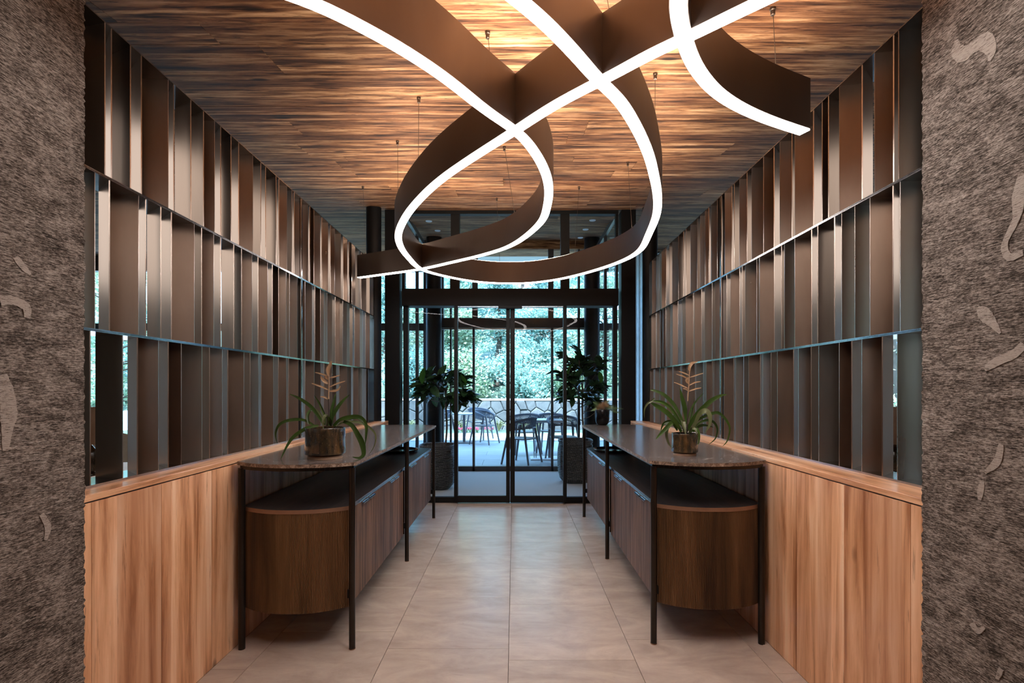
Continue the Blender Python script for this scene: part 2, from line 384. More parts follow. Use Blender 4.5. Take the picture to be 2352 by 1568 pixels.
# ================================================================== CEILING
ce = struct('ceiling')
def cboard(x0, x1, y0, y1, parent=None, mat='ceil', off=0.0, nm='board'):
    b = MB(); g = .0012
    a0, a1 = zc(y0+g)+off, zc(y1-g)+off
    b.add([(x0+g,y0+g,a0),(x1-g,y0+g,a0),(x1-g,y1-g,a1),(x0+g,y1-g,a1),(x0+g,y0+g,a0+.02),(x1-g,y0+g,a0+.02),(x1-g,y1-g,a1+.02),(x0+g,y1-g,a1+.02)],
          [(0,3,2,1),(4,5,6,7),(0,1,5,4),(1,2,6,5),(2,3,7,6),(3,0,4,7)])
    return build(nm, b, M[mat], parent or ce)
y = -.69
j = 0
seams = {}
while y < 9.7:
    wd = (.24, .16, .27, .13, .24, .20)[j % 6]
    y1 = min(y+wd, 9.72)
    if y < .35 < y1: y1 = .35
    if y1 <= 5.65:
        x = -4.4+R.uniform(0, 1.8)-1.8; 
        while x < 4.2:
            ln = R.uniform(1.5, 3.1); x1 = min(x+ln, 4.4)
            if x1 > -4.2 and x1-x > .25: cboard(max(x, -4.4), x1, y, y1, off=R.uniform(0, .0015))
            x = x1
    else:
        xm = R.uniform(-.8, .8)
        cboard(-4.4, xm, y, y1, off=R.uniform(0, .002)); cboard(xm, 4.4, y, y1, off=R.uniform(0, .002))
    y = y1; j += 1
rb = MB()
for y0, y1 in ((-5, .35), (.35, 9.72)):
    for x0, x1, dz in ((-9, -4.4, .01), (4.4, 9, .01), (-9, 9, .03)):
        a0, a1 = zc(y0)+dz, zc(y1)+dz
        rb.add([(x0,y0,a0),(x1,y0,a0),(x1,y1,a1),(x0,y1,a1),(x0,y0,a0+.2),(x1,y0,a0+.2),(x1,y1,a1+.2),(x0,y1,a1+.2)],
               [(0,3,2,1),(4,5,6,7),(0,1,5,4),(1,2,6,5),(2,3,7,6),(3,0,4,7)])
build('roof_slab', rb, M['ceil'], ce)
sb = MB(); sb.add([(-11,9.72,zc(9.72)),(11,9.72,zc(9.72)),(11,10.6,zc(10.6)),(-11,10.6,zc(10.6)),(-11,9.72,zc(9.72)+.15),(11,9.72,zc(9.72)+.15),(11,10.6,zc(10.6)+.15),(-11,10.6,zc(10.6)+.15)],
               [(0,3,2,1),(4,5,6,7),(0,1,5,4),(1,2,6,5),(2,3,7,6),(3,0,4,7)])
build('eaves', sb, M['soffit'], ce)
# ================================================================== OUTER / REAR WALLS
def boxwall(name, x0, x1, y0, y1, z0, z1, mat):
    b = MB(); b.box(x0, x1, y0, y1, z0, z1); o = build(name, b, M[mat], None, loc=((x0+x1)/2, (y0+y1)/2, z0)); o['kind'] = 'structure'; return o
boxwall('wall_back', -9, 9, -5.2, -5, -.1, 2.8, 'darkplaster')
boxwall('wall_far_left', -9.2, -9, -5.2, 9.7, -.1, 4.1, 'plaster')
boxwall('wall_far_right', 9, 9.2, -5.2, 9.7, -.1, 4.1, 'plaster')
# ================================================================== STONE-TEXTURED NEAR PIERS
def pier(name, s, xin, yend):
    st = struct(name)
    b = MB(); y0, y1 = -.35, yend; z1 = zc(y1)-.02
    nz, ny = 330, 14
    rr = random.Random(3 if s < 0 else 4)
    vs = []; fs = []
    ys = [y0+(y1-y0)*(1-(1-k/ny)**2.2) for k in range(ny+1)]
    for i in range(nz+1):
        for k in range(ny+1):
            e = .0035 if k > ny-3 else .0015
            vs.append((xin-s*rr.uniform(0, .0025)*-1, ys[k]+(rr.uniform(-e, e) if k == ny else 0), z1*i/nz))
    for i in range(nz):
        for k in range(ny):
            a = i*(ny+1)+k; q = (a, a+1, a+ny+2, a+ny+1); fs.append(q if s > 0 else q[::-1])
    b.add(vs, fs)
    xo = xin+s*.75
    lo, hi = sorted((xin+s*.003, xo))
    b.box(lo, hi, y0, y1-.003, 0, z1)
    build('stone_face', b, M['pillar'], st)
    return st
PL, PR = -1.25, 1.15
pl = pier('wall_near_left', -1, PL, 1135*1.25/986); pr = pier('wall_near_right', 1, PR, 1135*1.15/936)
def mark(parent, px_pts, s, xin):
    # a pale vein shape, laid 2 mm proud of the stone; px points are (x, y, half width in px)
    pts = []
    for x, y, hw in px_pts:
        D = F*abs(xin)/abs(x-VX); pts.append((D, H+(VY-y)*D/F, hw*D/F))
    P = catmull([(a, b, c) for a, b, c in pts], 6)
    L = []; Rr = []
    for i, p in enumerate(P):
        t = P[min(i+1, len(P)-1)]-P[max(i-1, 0)]; d = Vector((t.x, t.y)); d.normalize(); n = Vector((-d.y, d.x))
        r = max(p.z, .0008)*(1+R.uniform(-.1, .1))
        L.append((p.x+n.x*r, p.y+n.y*r)); Rr.append((p.x-n.x*r, p.y-n.y*r))
    b = MB(); xa, xb = xin-s*.0006, xin+s*.004; n = len(P)
    vs = [(xa, a, c) for a, c in L]+[(xa, a, c) for a, c in Rr]+[(xb, a, c) for a, c in L]+[(xb, a, c) for a, c in Rr]
    fs = []
    for i in range(n-1):
        fs += [(i, i+1, n+i+1, n+i), (2*n+i, 2*n+i+1, i+1, i), (n+i, n+i+1, 3*n+i+1, 3*n+i)]
    b.add(vs, fs); build('pale_vein', b, M['fossil'], parent)
for pts in ([(2197,92,4),(2197,115,14),(2215,124,16),(2240,105,15),(2262,95,17),(2278,118,12),(2272,140,4)],
            [(2345,400,6),(2340,450,16),(2335,500,9),(2308,560,8),(2318,590,9),(2350,580,7)],
            [(2246,706,4),(2262,722,15),(2283,745,9),(2298,765,3)],
            [(2352,790,9),(2330,812,10),(2290,830,11),(2262,848,5)],
            [(2257,1105,5),(2252,1130,8),(2250,1148,4)], [(2300,1020,6),(2290,1060,9),(2262,1085,4)],
            [(2232,1430,9),(2245,1448,7),(2262,1440,3)], [(2290,1560,4),(2300,1535,6)]):
    mark(pr, pts, 1, PR)
for pts in ([(0,690,12),(30,690,10),(60,705,10),(62,730,7)], [(35,590,8),(55,615,8),(70,630,3)], [(5,860,10),(12,890,16),(20,940,20),(16,990,13),(12,1035,6)],
            [(95,1180,5),(110,1210,8),(104,1240,4)]):
    mark(pl, pts, -1, PL)
# ================================================================== WAINSCOT
def wainscot(name, s, xf, phase, seam_y):
    st = struct(name)
    y = phase; lo, hi = sorted((xf, xf+s*.03))
    while y < 5.44:
        y1 = min(y+.3225, 5.45); b = MB()
        vs = []; e = .0012
        b.box(min(xf+s*.0012, xf+s*.03), max(xf+s*.0012, xf+s*.03), y+.0004, y1-.0004, 0, .908)
        b.box(min(xf, xf+s*.02), max(xf, xf+s*.02), y+e, y1-e, .0, .9075)
        build('board', b, M['larch'], st); y = y1
    c = MB(); c.box(*sorted((xf+s*.03, xf+s*.22)), phase, 5.45, 0, .905); build('core', c, M['darkplaster'], st)
    b = MB(); b.box(*sorted((xf+s*.006, xf+s*.06)), phase, 5.45, .9085, .913); build('shadow_gap', b, M['black'], st)
    ys = [phase]+seam_y+[5.45]
    for a, d in zip(ys[:-1], ys[1:]):
        b = MB(); b.bbox(*sorted((xf, xf+s*.29)), a+.0006, d-.0006, .913, .935, .0015); build('cap_board', b, M['larch_cap'], st)
    return st
wl = wainscot('wall_left', -1, XL, 1.30, [3.1]); wr = wainscot('wall_right', 1, XR, 1.278, [2.92])
# ================================================================== BLADE SCREENS
ROWS_L = [
 [(241,'m'),(255.8,'b'),(299.7,'d'),(324.7,'b'),(386.4,'w'),(399.2,'b'),(438.2,'G',402.5),(467.5,'d'),(492.8,'w'),(506.8,'b'),(530.6,'d'),(548.2,'b'),(580.8,'w'),(599.2,'d'),(609.9,'b'),(634.1,'d'),(640.5,'b'),
  (659.1,'w'),(670.6,'m'),(675.7,'b'),(691.0,'d'),(707.7,'w'),(711.6,'b'),(720.8,'d'),(735.3,'w'),(739.2,'b'),(753.6,'w'),(759.4,'b'),(768.6,'m'),(782.8,'w'),(788.5,'b'),(797.7,'w'),(801.6,'b'),(808,'d'),(816,'w'),(825.3,'m'),(830,'b'),(841.3,'w'),(849.4,'d'),(857.4,'w')],
 [(218,'w'),(251.2,'G',227.8),(318.3,'w'),(334.6,'b'),(369.3,'G',338.6),(393.6,'b'),(446.4,'w'),(463,'d'),(491,'w'),(506.8,'b'),(536.9,'G',509.3),(554.8,'d'),(579,'w'),(592.6,'b'),(614.7,'w'),(625.5,'b'),(639.7,'d'),(657.3,'w'),(665,'m'),
  (682.9,'w'),(691.4,'d'),(700.7,'m'),(716.8,'w'),(723.2,'b'),(735.9,'d'),(744.2,'w'),(751.3,'m'),(763,'w'),(770,'b'),(780.6,'w'),(787.3,'d'),(797.2,'w'),(802.6,'m'),(809.9,'d'),(814.4,'b'),(826.5,'w'),(833,'m'),(839.9,'b'),(849.4,'w'),(858,'b')],
 [(207.3,'b'),(281.8,'G',220.1),(315.5,'G',294.1),(364,'w'),(386.4,'b'),(416.5,'m'),(463.9,'w'),(481.1,'d'),(510.4,'w'),(523.2,'b'),(560.5,'w'),(574.5,'d'),(594,'w'),(600.3,'b'),(627.9,'w'),(639.5,'b'),(657.7,'w'),(662.9,'b'),(685.3,'w'),(691.4,'d'),
  (700.8,'b'),(721.9,'w'),(736.4,'w'),(744.2,'b'),(763.1,'w'),(772.2,'w'),(779.2,'b'),(797.2,'w'),(806.3,'w'),(811.2,'b'),(822.7,'w'),(832.8,'m'),(841,'b'),(845.9,'d'),(857.8,'m')]]
ROWS_R = [
 [(2064,'w'),(2052.5,'d'),(2008.9,'w'),(1980.3,'G',2003.8),(1928,'w'),(1903,'d'),(1888.5,'m'),(1868.6,'b'),(1825.8,'w'),(1819.1,'d'),(1791.1,'w'),(1777.9,'b'),(1753.8,'m'),(1726.7,'w'),(1715.9,'d'),(1698.5,'w'),(1686.6,'d'),(1681.2,'b'),(1664.5,'w'),(1657,'d'),(1647.5,'m'),
  (1633.1,'w'),(1628.3,'b'),(1619.7,'m'),(1608.2,'w'),(1601.5,'m'),(1586.2,'w'),(1575.7,'d'),(1570,'b'),(1558.5,'d'),(1544.1,'w'),(1537.4,'d'),(1529.8,'b'),(1519.8,'w'),(1514.8,'m'),(1507.8,'m'),(1497.6,'w')],
 [(2067.6,'w'),(2051.2,'b'),(1998.2,'w'),(1963.5,'w'),(1933.1,'w'),(1917,'b'),(1878.3,'d'),(1864.2,'b'),(1825.4,'w'),(1801.9,'w'),(1795.1,'d'),(1778.6,'b'),(1744.2,'w'),(1738.1,'m'),(1712,'w'),(1704.9,'d'),(1698.9,'b'),(1678,'w'),(1669.2,'b'),(1657,'d'),(1642.9,'w'),
  (1635.7,'m'),(1618.9,'w'),(1611.3,'b'),(1594.8,'w'),(1592.5,'b'),(1574.6,'w'),(1566.6,'m'),(1557.1,'b'),(1545.2,'w'),(1540.7,'m'),(1532.7,'w'),(1529.1,'b'),(1522.9,'m'),(1516.6,'m'),(1508.6,'w'),(1506.8,'b'),(1496,'w')],
 [(2060.9,'w'),(2026.6,'G',2050.5),(1979.5,'w'),(1956.5,'b'),(1927.6,'m'),(1880.7,'w'),(1863.2,'d'),(1833.9,'w'),(1822.7,'b'),(1785.3,'w'),(1771,'d'),(1751.8,'w'),(1746.1,'b'),(1719.2,'w'),(1708,'m'),(1690,'w'),(1685.5,'b'),(1662.6,'w'),(1656.8,'d'),
  (1640.6,'w'),(1636,'b'),(1622.3,'w'),(1615.4,'m'),(1599.3,'w'),(1596.2,'b'),(1578,'w'),(1566.9,'w'),(1562.6,'b'),(1546.5,'w'),(1544,'b'),(1532,'w'),(1526.9,'b'),(1518.2,'w'),(1515.4,'m'),(1504.9,'w'),(1501,'b'),(1492.7,'w')]]
ZR = [(2.060, 2.613), (1.496, 2.050), (.943, 1.486)]
DD = .12
def screen(rows, s, Ws, joint_px, y_end, first_y, name, label, tilt_seed):
    t = thing(name, label, 'screen', (s*(Ws+.06), 3.4, .935))
    rr = random.Random(tilt_seed)
    for row, (z0, z1) in zip(rows, ZR):
        edges = [e[0] for e in row]; prev = abs(edges[0]-VX)+40
        # one more blade nearer than the first, half behind the pier
        ext = [(VX+s*(abs(edges[0]-VX)+60), 'w')]+list(row)
        for e in ext:
            off = abs(e[0]-VX); D = F*Ws/off
            if D > y_end-.02: continue
            if e[1] == 'G':
                offb = abs(e[2]-VX); sl_ = (F*(Ws+DD)/offb-D)/DD
            else:
                want = {'b': 1.0, 'w': -.12, 'm': .2, 'd': .5}[e[1]]+rr.uniform(-.06, .06)
                # do not open a gap the photograph does not show
                cover = (F*(Ws+DD)/(prev+1.0)-D)/DD
                sl_ = min(want, cover) if e is not ext[0] else want
            prev = off
            a = Vector((s*Ws, D)); c = Vector((s*(Ws+DD), D+sl_*DD))
            d = (c-a).normalized(); n = Vector((-d.y, d.x))*.0019
            q = [a+n, a-n, c-n, c+n]
            if (q[1]-q[0]).cross(q[2]-q[1]) < 0: q = q[::-1]
            b = MB(); b.prism([(p.x, p.y) for p in q], z0, z1); build('blade', b, M['blade'], t)
    lo, hi = sorted((s*(Ws-.003), s*(Ws+DD+.008)))
    for z in (1.4905, 2.0545):
        for dz in (-.0028, .0028):
            b = MB(); b.box(lo, hi, first_y, y_end, z+dz-.0023, z+dz+.0023); build('rail', b, M['rail'], t)
    b = MB(); b.box(lo, hi, first_y, y_end, 2.613, 2.6175); build('top_rail', b, M['rail'], t)
    b = MB(); b.box(lo, hi, first_y, y_end, .9352, .943); build('base_rail', b, M['rail'], t)
    dj = F*Ws/abs(joint_px-VX)
    for yy in (dj, y_end-.006):
        for dy in ((-.0035, .0035) if yy == dj else (0,)):
            b = MB(); b.box(lo-.0005, hi+.0005, yy+dy-.003, yy+dy+.003, .943, 2.612); build('upright', b, M['rail'], t)
    return t
screen(ROWS_L, -1, 1.49, 692.3, 5.25, 1.33, 'metal_screen', 'tall bronze metal blade screen on the wooden ledge, left side of passage', 5)
screen(ROWS_R, 1, 1.43, 1655.6, 5.23, 1.31, 'metal_screen', 'tall bronze metal blade screen on the wooden ledge, right side of passage', 6)
# ================================================================== COLUMNS AND DOOR WALL
def column(cx, cy, r, label):
    b = MB(); b.smooth = True; z = zc(cy)-.002
    b.lathe([(r, 0.0), (r, z)], (cx, cy, 0), 40); o = build('column', b, M['black'], None, loc=(cx, cy, 0)); tag(o, label, 'column')
column(-1.54, 5.42, .081, 'round black column at the far end of the left metal screen')
column(1.49, 5.42, .081, 'round black column at the far end of the right metal screen')
column(-1.20, 7.40, .115, 'dark round column in the glazed lobby behind the left planter')
column(1.175, 7.47, .115, 'dark round column in the glazed lobby behind the right planter')
YD = 5.57
dwall = struct('window_1')
def X(px, D=YD): return (px-VX)*D/F
def Z(py, D=YD): return H+(VY-py)*D/F
def bar(parent, nm, x0, x1, y0, y1, z0, z1, mat='frame'):
    b = MB(); b.bbox(x0, x1, y0, y1, z0, z1, .002); return build(nm, b, M[mat], parent)
bar(dwall, 'post', -1.44, X(920.5), 5.50, 5.66, 0, zc(5.5)-.004, 'black')
bar(dwall, 'post', X(1424.5), X(1457), 5.50, 5.66, 0, zc(5.5)-.004, 'black')
ZH0, ZH1 = Z(703), Z(664)
bar(dwall, 'header', X(924.5), X(1419), 5.53, 5.70, ZH0, ZH1)
bar(dwall, 'top_frame', X(924.5), X(1419), 5.54, 5.62, Z(493), zc(5.54)-.004)
for a, b_ in ((924.5, 930.5), (1036, 1056), (1287.5, 1307.5), (1413.5, 1419)):
    bar(dwall, 'mullion', X(a), X(b_), 5.545, 5.615, ZH1, Z(493))
for a, b_ in ((930, 1036.5), (1055.5, 1288), (1307, 1414)):
    bar(dwall, 'pane', X(a), X(b_), 5.577, 5.583, ZH1-.005, Z(493)+.005, 'glass')
d1 = struct('door_1')
for a, b_ in ((925.5, 937), (1042.5, 1051)) : bar(d1, 'side_stile', X(a), X(b_), 5.58, 5.64, 0, ZH0)
for a, b_ in ((1294, 1302), (1408.5, 1418.5)): bar(d1, 'side_stile', X(a), X(b_), 5.58, 5.64, 0, ZH0)
bar(d1, 'bottom_rail', X(937), X(1042.5), 5.585, 5.635, 0, Z(1140.5, 5.6)); bar(d1, 'bottom_rail', X(1302), X(1408.5), 5.585, 5.635, 0, Z(1140.5, 5.6))
bar(d1, 'pane', X(936.5), X(1043), 5.607, 5.613, .05, ZH0, 'glass'); bar(d1, 'pane', X(1301.5), X(1409), 5.607, 5.613, .05, ZH0, 'glass')
for k, (a, b_) in enumerate(((1044.5, 1171.2), (1172.0, 1300.5))):
    lf = struct('door_%d' % (k+2)); y0, y1 = 5.53, 5.57
    st = (1044.5, 1051) if k == 0 else (1294, 1300.5); ct = (1162.5, 1171.2) if k == 0 else (1172.0, 1182.4)
    bar(lf, 'stile', X(st[0], y0), X(st[1], y0), y0, y1, .012, ZH0-.005); bar(lf, 'stile', X(ct[0], y0), X(ct[1], y0), y0, y1, .012, ZH0-.005)
    gx0, gx1 = (st[1], ct[0]) if k == 0 else (ct[1], st[0])
    bar(lf, 'bottom_rail', X(gx0, y0), X(gx1, y0), y0+.003, y1-.003, .012, Z(1138.5, y0)); bar(lf, 'top_rail', X(gx0, y0), X(gx1, y0), y0+.006, y1-.006, ZH0-.014, ZH0-.005, 'chrome')
    bar(lf, 'pane', X(gx0-1, y0), X(gx1+1, y0), y0+.017, y0+.023, .05, ZH0-.012, 'glass')
b = MB(); b.box(X(1051), X(1294), 5.52, 5.60, .0005, .008); build('threshold', b, M['chrome'], d1)
b = MB(); b.bbox(X(1145, 5.5), X(1199, 5.5), 5.46, 5.53, Z(709, 5.5), Z(702, 5.5), .003)
o = build('door_sensor', b, M['black'], None, loc=(0, 5.5, Z(709, 5.5))); tag(o, 'flat black motion sensor over the middle of the sliding doors', 'sensor')
# vestibule sides and outer facade
YF = 7.73
vs_ = struct('window_2')
for xx in (-1.315, 1.235):
    bar(vs_, 'pane', xx-.003, xx+.003, 5.70, YF-.05, .06, 3.35, 'glass')
    bar(vs_, 'bottom_rail', xx-.02, xx+.02, 5.70, YF-.05, 0, .06, 'frame_out')
    for yy in (6.7,): bar(vs_, 'mullion', xx-.02, xx+.02, yy-.02, yy+.02, .06, 3.35, 'frame_out')
    bar(vs_, 'head_rail', xx-.02, xx+.02, 5.70, YF-.05, 3.35, 3.42, 'frame_out')
wf = struct('window_3')
XF = lambda p: (p-VX)*YF/F
ZF = lambda p: H+(VY-p)*YF/F
bar(wf, 'head_beam', -1.35, 1.28, YF-.04, YF+.06, ZF(573), zc(YF)-.005, 'ceil')
bar(wf, 'transom_beam', -1.35, 1.28, YF-.06, YF+.08, ZF(753.5), ZF(731), 'frame_out')
for a, b_ in ((1084.8, 1097.5), (1258.8, 1271.2), (1034, 1038), (1326.7, 1331.7), (982, 988), (1370, 1376)):
    bar(wf, 'mullion', XF(a), XF(b_), YF-.03, YF+.05, ZF(731), ZF(573), 'frame_out')
for a, b_ in ((1085.5, 1090.8), (1265.4, 1270.8), (1033.6, 1037.7), (1326.7, 1331.7)):
    bar(wf, 'stile', XF(a), XF(b_), YF-.03, YF+.05, 0, ZF(753.5), 'frame_out')
bar(wf, 'bottom_rail', XF(1037), XF(1331), YF-.03, YF+.05, 0, ZF(1070), 'frame_out')
bar(wf, 'bottom_rail', -1.35, XF(1034), YF-.02, YF+.04, 0, .05, 'frame_out'); bar(wf, 'bottom_rail', XF(1331.7), 1.28, YF-.02, YF+.04, 0, .05, 'frame_out')
bar(wf, 'head_strip', -1.33, 1.26, YF-.02, YF+.03, ZF(757), ZF(754), 'chrome')
for a, b_ in ((-1.33, XF(1034)), (XF(1037.5), XF(1085.5)), (XF(1090.5), XF(1265.5)), (XF(1270.5), XF(1327)), (XF(1331.5), 1.26)):
    bar(wf, 'pane', a, b_, YF-.003, YF+.003, .05, ZF(755), 'glass')
for a, b_ in ((-1.33, XF(985)), (XF(988), XF(1085)), (XF(1097.3), XF(1259)), (XF(1271), XF(1370)), (XF(1376), 1.26)):
    bar(wf, 'pane', a, b_, YF-.003, YF+.003, ZF(731), ZF(573), 'glass')
for xx in (-1.37, 1.29): bar(wf, 'end_post', xx-.04, xx+.04, YF-.06, YF+.08, 0, zc(YF)-.01, 'frame_out')
cp = MB(); cp.box(-1.30, 1.22, 5.66, YF-.07, 0.0005, .012); o = build('carpet', cp, M['carpet'], None, loc=(0, 6.6, 0)); tag(o, 'grey loop carpet covering the glazed lobby floor beyond the doors', 'carpet')
fb = MB(); fb.box(-1.5, 1.5, 5.60, YF+.1, -.1, 0); build('lobby_bed', fb, M['grout'], fl)
for px, py, dl in ((985, 507, 'nearer recessed downlight above the doors, seen through the left transom pane'), (1005, 529, 'farther recessed downlight above the doors, seen through the left transom pane'),
    (1361, 505, 'nearest of three recessed downlights seen through the right transom pane'), (1345, 526, 'middle of three recessed downlights seen through the right transom pane'), (1333, 545, 'farthest of three recessed downlights seen through the right transom pane')):
    hcd = (VY-py)/F; D = 1.212/(hcd-.144); xx = (px-VX)*D/F
    b = MB(); b.smooth = True; b.lathe([(.040, -.006), (.040, .0), (.028, .0), (.028, .010)], (xx, D, zc(D)-.001), 20); o = build('downlight', b, M['white'], None, loc=(xx, D, zc(D)))
    tag(o, dl, 'downlight', 'downlights in the glazed lobby ceiling')
# side room facade, behind the screens
YS = 9.6
for s, nm in ((-1, 'window_4'), (1, 'window_5')):
    st = struct(nm); a, b_ = sorted((s*1.36, s*9))
    bar(st, 'head_beam', a, b_, YS-.05, YS+.08, zc(YS)-.30, zc(YS)-.004, 'frame_out'); bar(st, 'sill', a, b_, YS-.05, YS+.08, 0, .10, 'frame_out')
    bar(st, 'transom', a, b_, YS-.03, YS+.05, 2.42, 2.56, 'frame_out')
    x = s*1.4; k = 0
    while abs(x) < 9:
        bar(st, 'mullion', x-.035, x+.035, YS-.04, YS+.06, .1, zc(YS)-.30, 'frame_out')
        x2 = x+s*1.27; lo, hi = sorted((x, x2)); bar(st, 'pane', lo+.035, min(hi, 9)-.035 if s > 0 else hi-.035, YS, YS+.006, .1, zc(YS)-.30, 'glass'); x = x2
    # return wall between vestibule and facade
# curtain in the right room
cu = MB(); cu.smooth = True; n = 130; vs = []; fs = []
for i in range(n+1):
    x = 2.15+i*.95/n; yo = 8.9+.045*math.sin(i*.75)+.012*math.sin(i*2.3)
    vs += [(x, yo, .02), (x, yo, zc(8.9)-.03)]
for i in range(n): fs.append((2*i, 2*i+2, 2*i+3, 2*i+1))
cu.add(vs, fs)
o = build('curtain', cu, M['curtain'], None, loc=(2.5, 8.9, 0)); tag(o, 'pale sheer pleated curtain in the gap right of the door wall', 'curtain')
b = MB(); b.tube([(2.1, 8.9, zc(8.9)-.02), (3.2, 8.9, zc(8.9)-.02)], .014, 8); build('curtain_rail', b, M['black'], o)

# ================================================================== SIDEBOARDS
def sideboard(s, xfront, xwall, xface, dy, label):
    """s=-1 left, +1 right; xfront = leg line on the passage side, xwall = outer leg line"""
    L = [2.44+dy, 3.685+dy, 4.915+dy]
    t = thing('sideboard', label, 'sideboard', ((xfront+xwall)/2, L[1], 0))
    r = .0152
    for yy in L:
        b = MB(); b.smooth = True; b.lathe([(r, 0), (r, .893)], (xfront, yy, 0), 20); l = build('leg', b, M['leg'], t)
        b = MB(); b.lathe([(r+.0006, .0), (r+.0006, .005)], (xfront, yy, 0.0), 20); build('foot_pad', b, M['tray_rim'], l)
    for yy in (L[0], L[2]):
        b = MB(); b.smooth = True; b.lathe([(r+.001, 0), (r+.001, .893)], (xwall, yy, 0), 20); build('leg', b, M['leg'], t)
    def arc(xa, ya, xb, yb, sag, n):
        # shallow arc from (xa,ya) to (xb,yb) bulging by sag; fuller at the ends
        return [(xa+(xb-xa)*k/n, ya+(yb-ya)*k/n+sag*(1-abs(2*k/n-1)**2.3)) for k in range(n+1)]
    # frame under the stone
    fr = MB()
    x_in, x_out = xfront, xwall
    lo, hi = sorted((x_in-.008, x_in+.008)); fr.box(lo, hi, L[0], L[2], .893, .908)
    lo, hi = sorted((x_out-.008, x_out+.008)); fr.box(lo, hi, L[0], L[2], .893, .908)
    for sg, ye in ((-1, L[0]), (1, L[2])):
        A = arc(x_out, ye, x_in, ye, sg*.075, 24)
        for p, q in zip(A[:-1], A[1:]):
            d = Vector((q[0]-p[0], q[1]-p[1])); nn = Vector((-d.y, d.x)).normalized()*.006
            fr.prism([(p[0]+nn.x, p[1]+nn.y), (p[0]-nn.x, p[1]-nn.y), (q[0]-nn.x, q[1]-nn.y), (q[0]+nn.x, q[1]+nn.y)], .888, .908)
    build('frame', fr, M['leg'], t)
    # stone top
    e = .022; sx = -s
    xo = xwall+s*.022; xi = xfront-s*.027
    y0, y1 = L[0]-.022, L[2]-.03
    near = arc(xi, y0, xo, y0+.02, -.098, 40); far = arc(xo, y1+.02, xi, y1, .10, 40)
    ysm = 3.75+dy
    for a_, z_ in ((0, 0),):
        pts = near+far
        if s > 0: pts = pts[::-1]
        b = MB(); n = len(pts)
        area2 = sum(pts[i][0]*pts[(i+1) % n][1]-pts[(i+1) % n][0]*pts[i][1] for i in range(n))
        if area2 < 0: pts = pts[::-1]
        cx = sum(p[0] for p in pts)/n; cy_ = sum(p[1] for p in pts)/n
        rr = random.Random(5); z0, z1 = .908, .9248
        b.mi = 0; b.add([(x, y, z1) for x, y in pts], [tuple(range(n))]); b.add([(x, y, z0) for x, y in pts], [tuple(range(n))[::-1]])
        b.mi = 1; b.add([(x, y, z0) for x, y in pts]+[(x, y, z1) for x, y in pts], [(i, (i+1) % n, (i+1) % n+n, i+n) for i in range(n)])
        build('stone_top', b, [M['marble'], M['marble_edge']], t)
    # hanging cabinet
    zb, zt = .195, .697; fw = xface; bk = xwall+s*.012
    ya, yb = L[0]+.035, L[2]-.035
    def outline(inx, iny, sag):
        nearA = arc(fw+s*inx, ya+iny, bk-s*inx, ya+iny, -sag, 48); farA = arc(bk-s*inx, yb-iny, fw+s*inx, yb-iny, sag, 48)
        pts = nearA+farA; n = len(pts)
        if sum(pts[i][0]*pts[(i+1) % n][1]-pts[(i+1) % n][0]*pts[i][1] for i in range(n)) < 0: pts = pts[::-1]
        return pts
    b = MB(); b.prism(outline(.02, .004, .088), zb+.004, zt-.022); build('carcass', b, M['walnut'], t)
    b = MB(); pts = outline(0, 0, .092); n = len(pts)
    b.mi = 0; b.add([(x, y, zt) for x, y in pts], [tuple(range(n))])
    b.mi = 1; b.add([(x, y, zt-.020) for x, y in pts]+[(x, y, zt) for x, y in pts], [tuple(range(n))[::-1]]+[(i, (i+1) % n, (i+1) % n+n, i+n) for i in range(n)])
    build('shelf', b, [M['walnut_shelf'], M['walnut_edge']], t)
    lo, hi = sorted((fw-s*.0012, fw+s*.001)); b = MB(); b.box(lo, hi, ya+.004, yb-.004, zt-.019, zt-.001); build('edge_strip', b, M['chrome'], t)
    # fluted rounded ends
    for sg, ye in ((-1, ya), (1, yb)):
        nf = 78; A = arc(fw+s*.004, ye, bk-s*.004, ye, sg*.088, nf*4)
        b = MB(); outp = []
        for i, p in enumerate(A):
            q = A[min(i+1, len(A)-1)]; q0 = A[max(i-1, 0)]
            d = Vector((q[0]-q0[0], q[1]-q0[1])).normalized(); nn = Vector((-d.y, d.x))
            if nn.y*sg < 0: nn = -nn
            amp = (-.0012, .0022, .0030, .0022)[i % 4]
            outp.append((p[0]+nn.x*amp, p[1]+nn.y*amp))
        m = len(outp); inn = [(p[0], p[1]-sg*.012) for p in A]
        vs = [(x, y, zb) for x, y in outp]+[(x, y, zt-.021) for x, y in outp]
        b.add(vs, [((i, i+1, m+i+1, m+i) if True else 0) for i in range(m-1)])
        vs = [(x, y, zb) for x, y in outp]+[(x, y, zb) for x, y in inn]
        b.add(vs, [(i, i+1, m+i+1, m+i) for i in range(m-1)])
        build('fluted_panel', b, M['walnut_flute'], t)
    # doors with lip pulls
    secs = [(ya+.004, L[1]-.02), (L[1]+.02, yb-.004)]
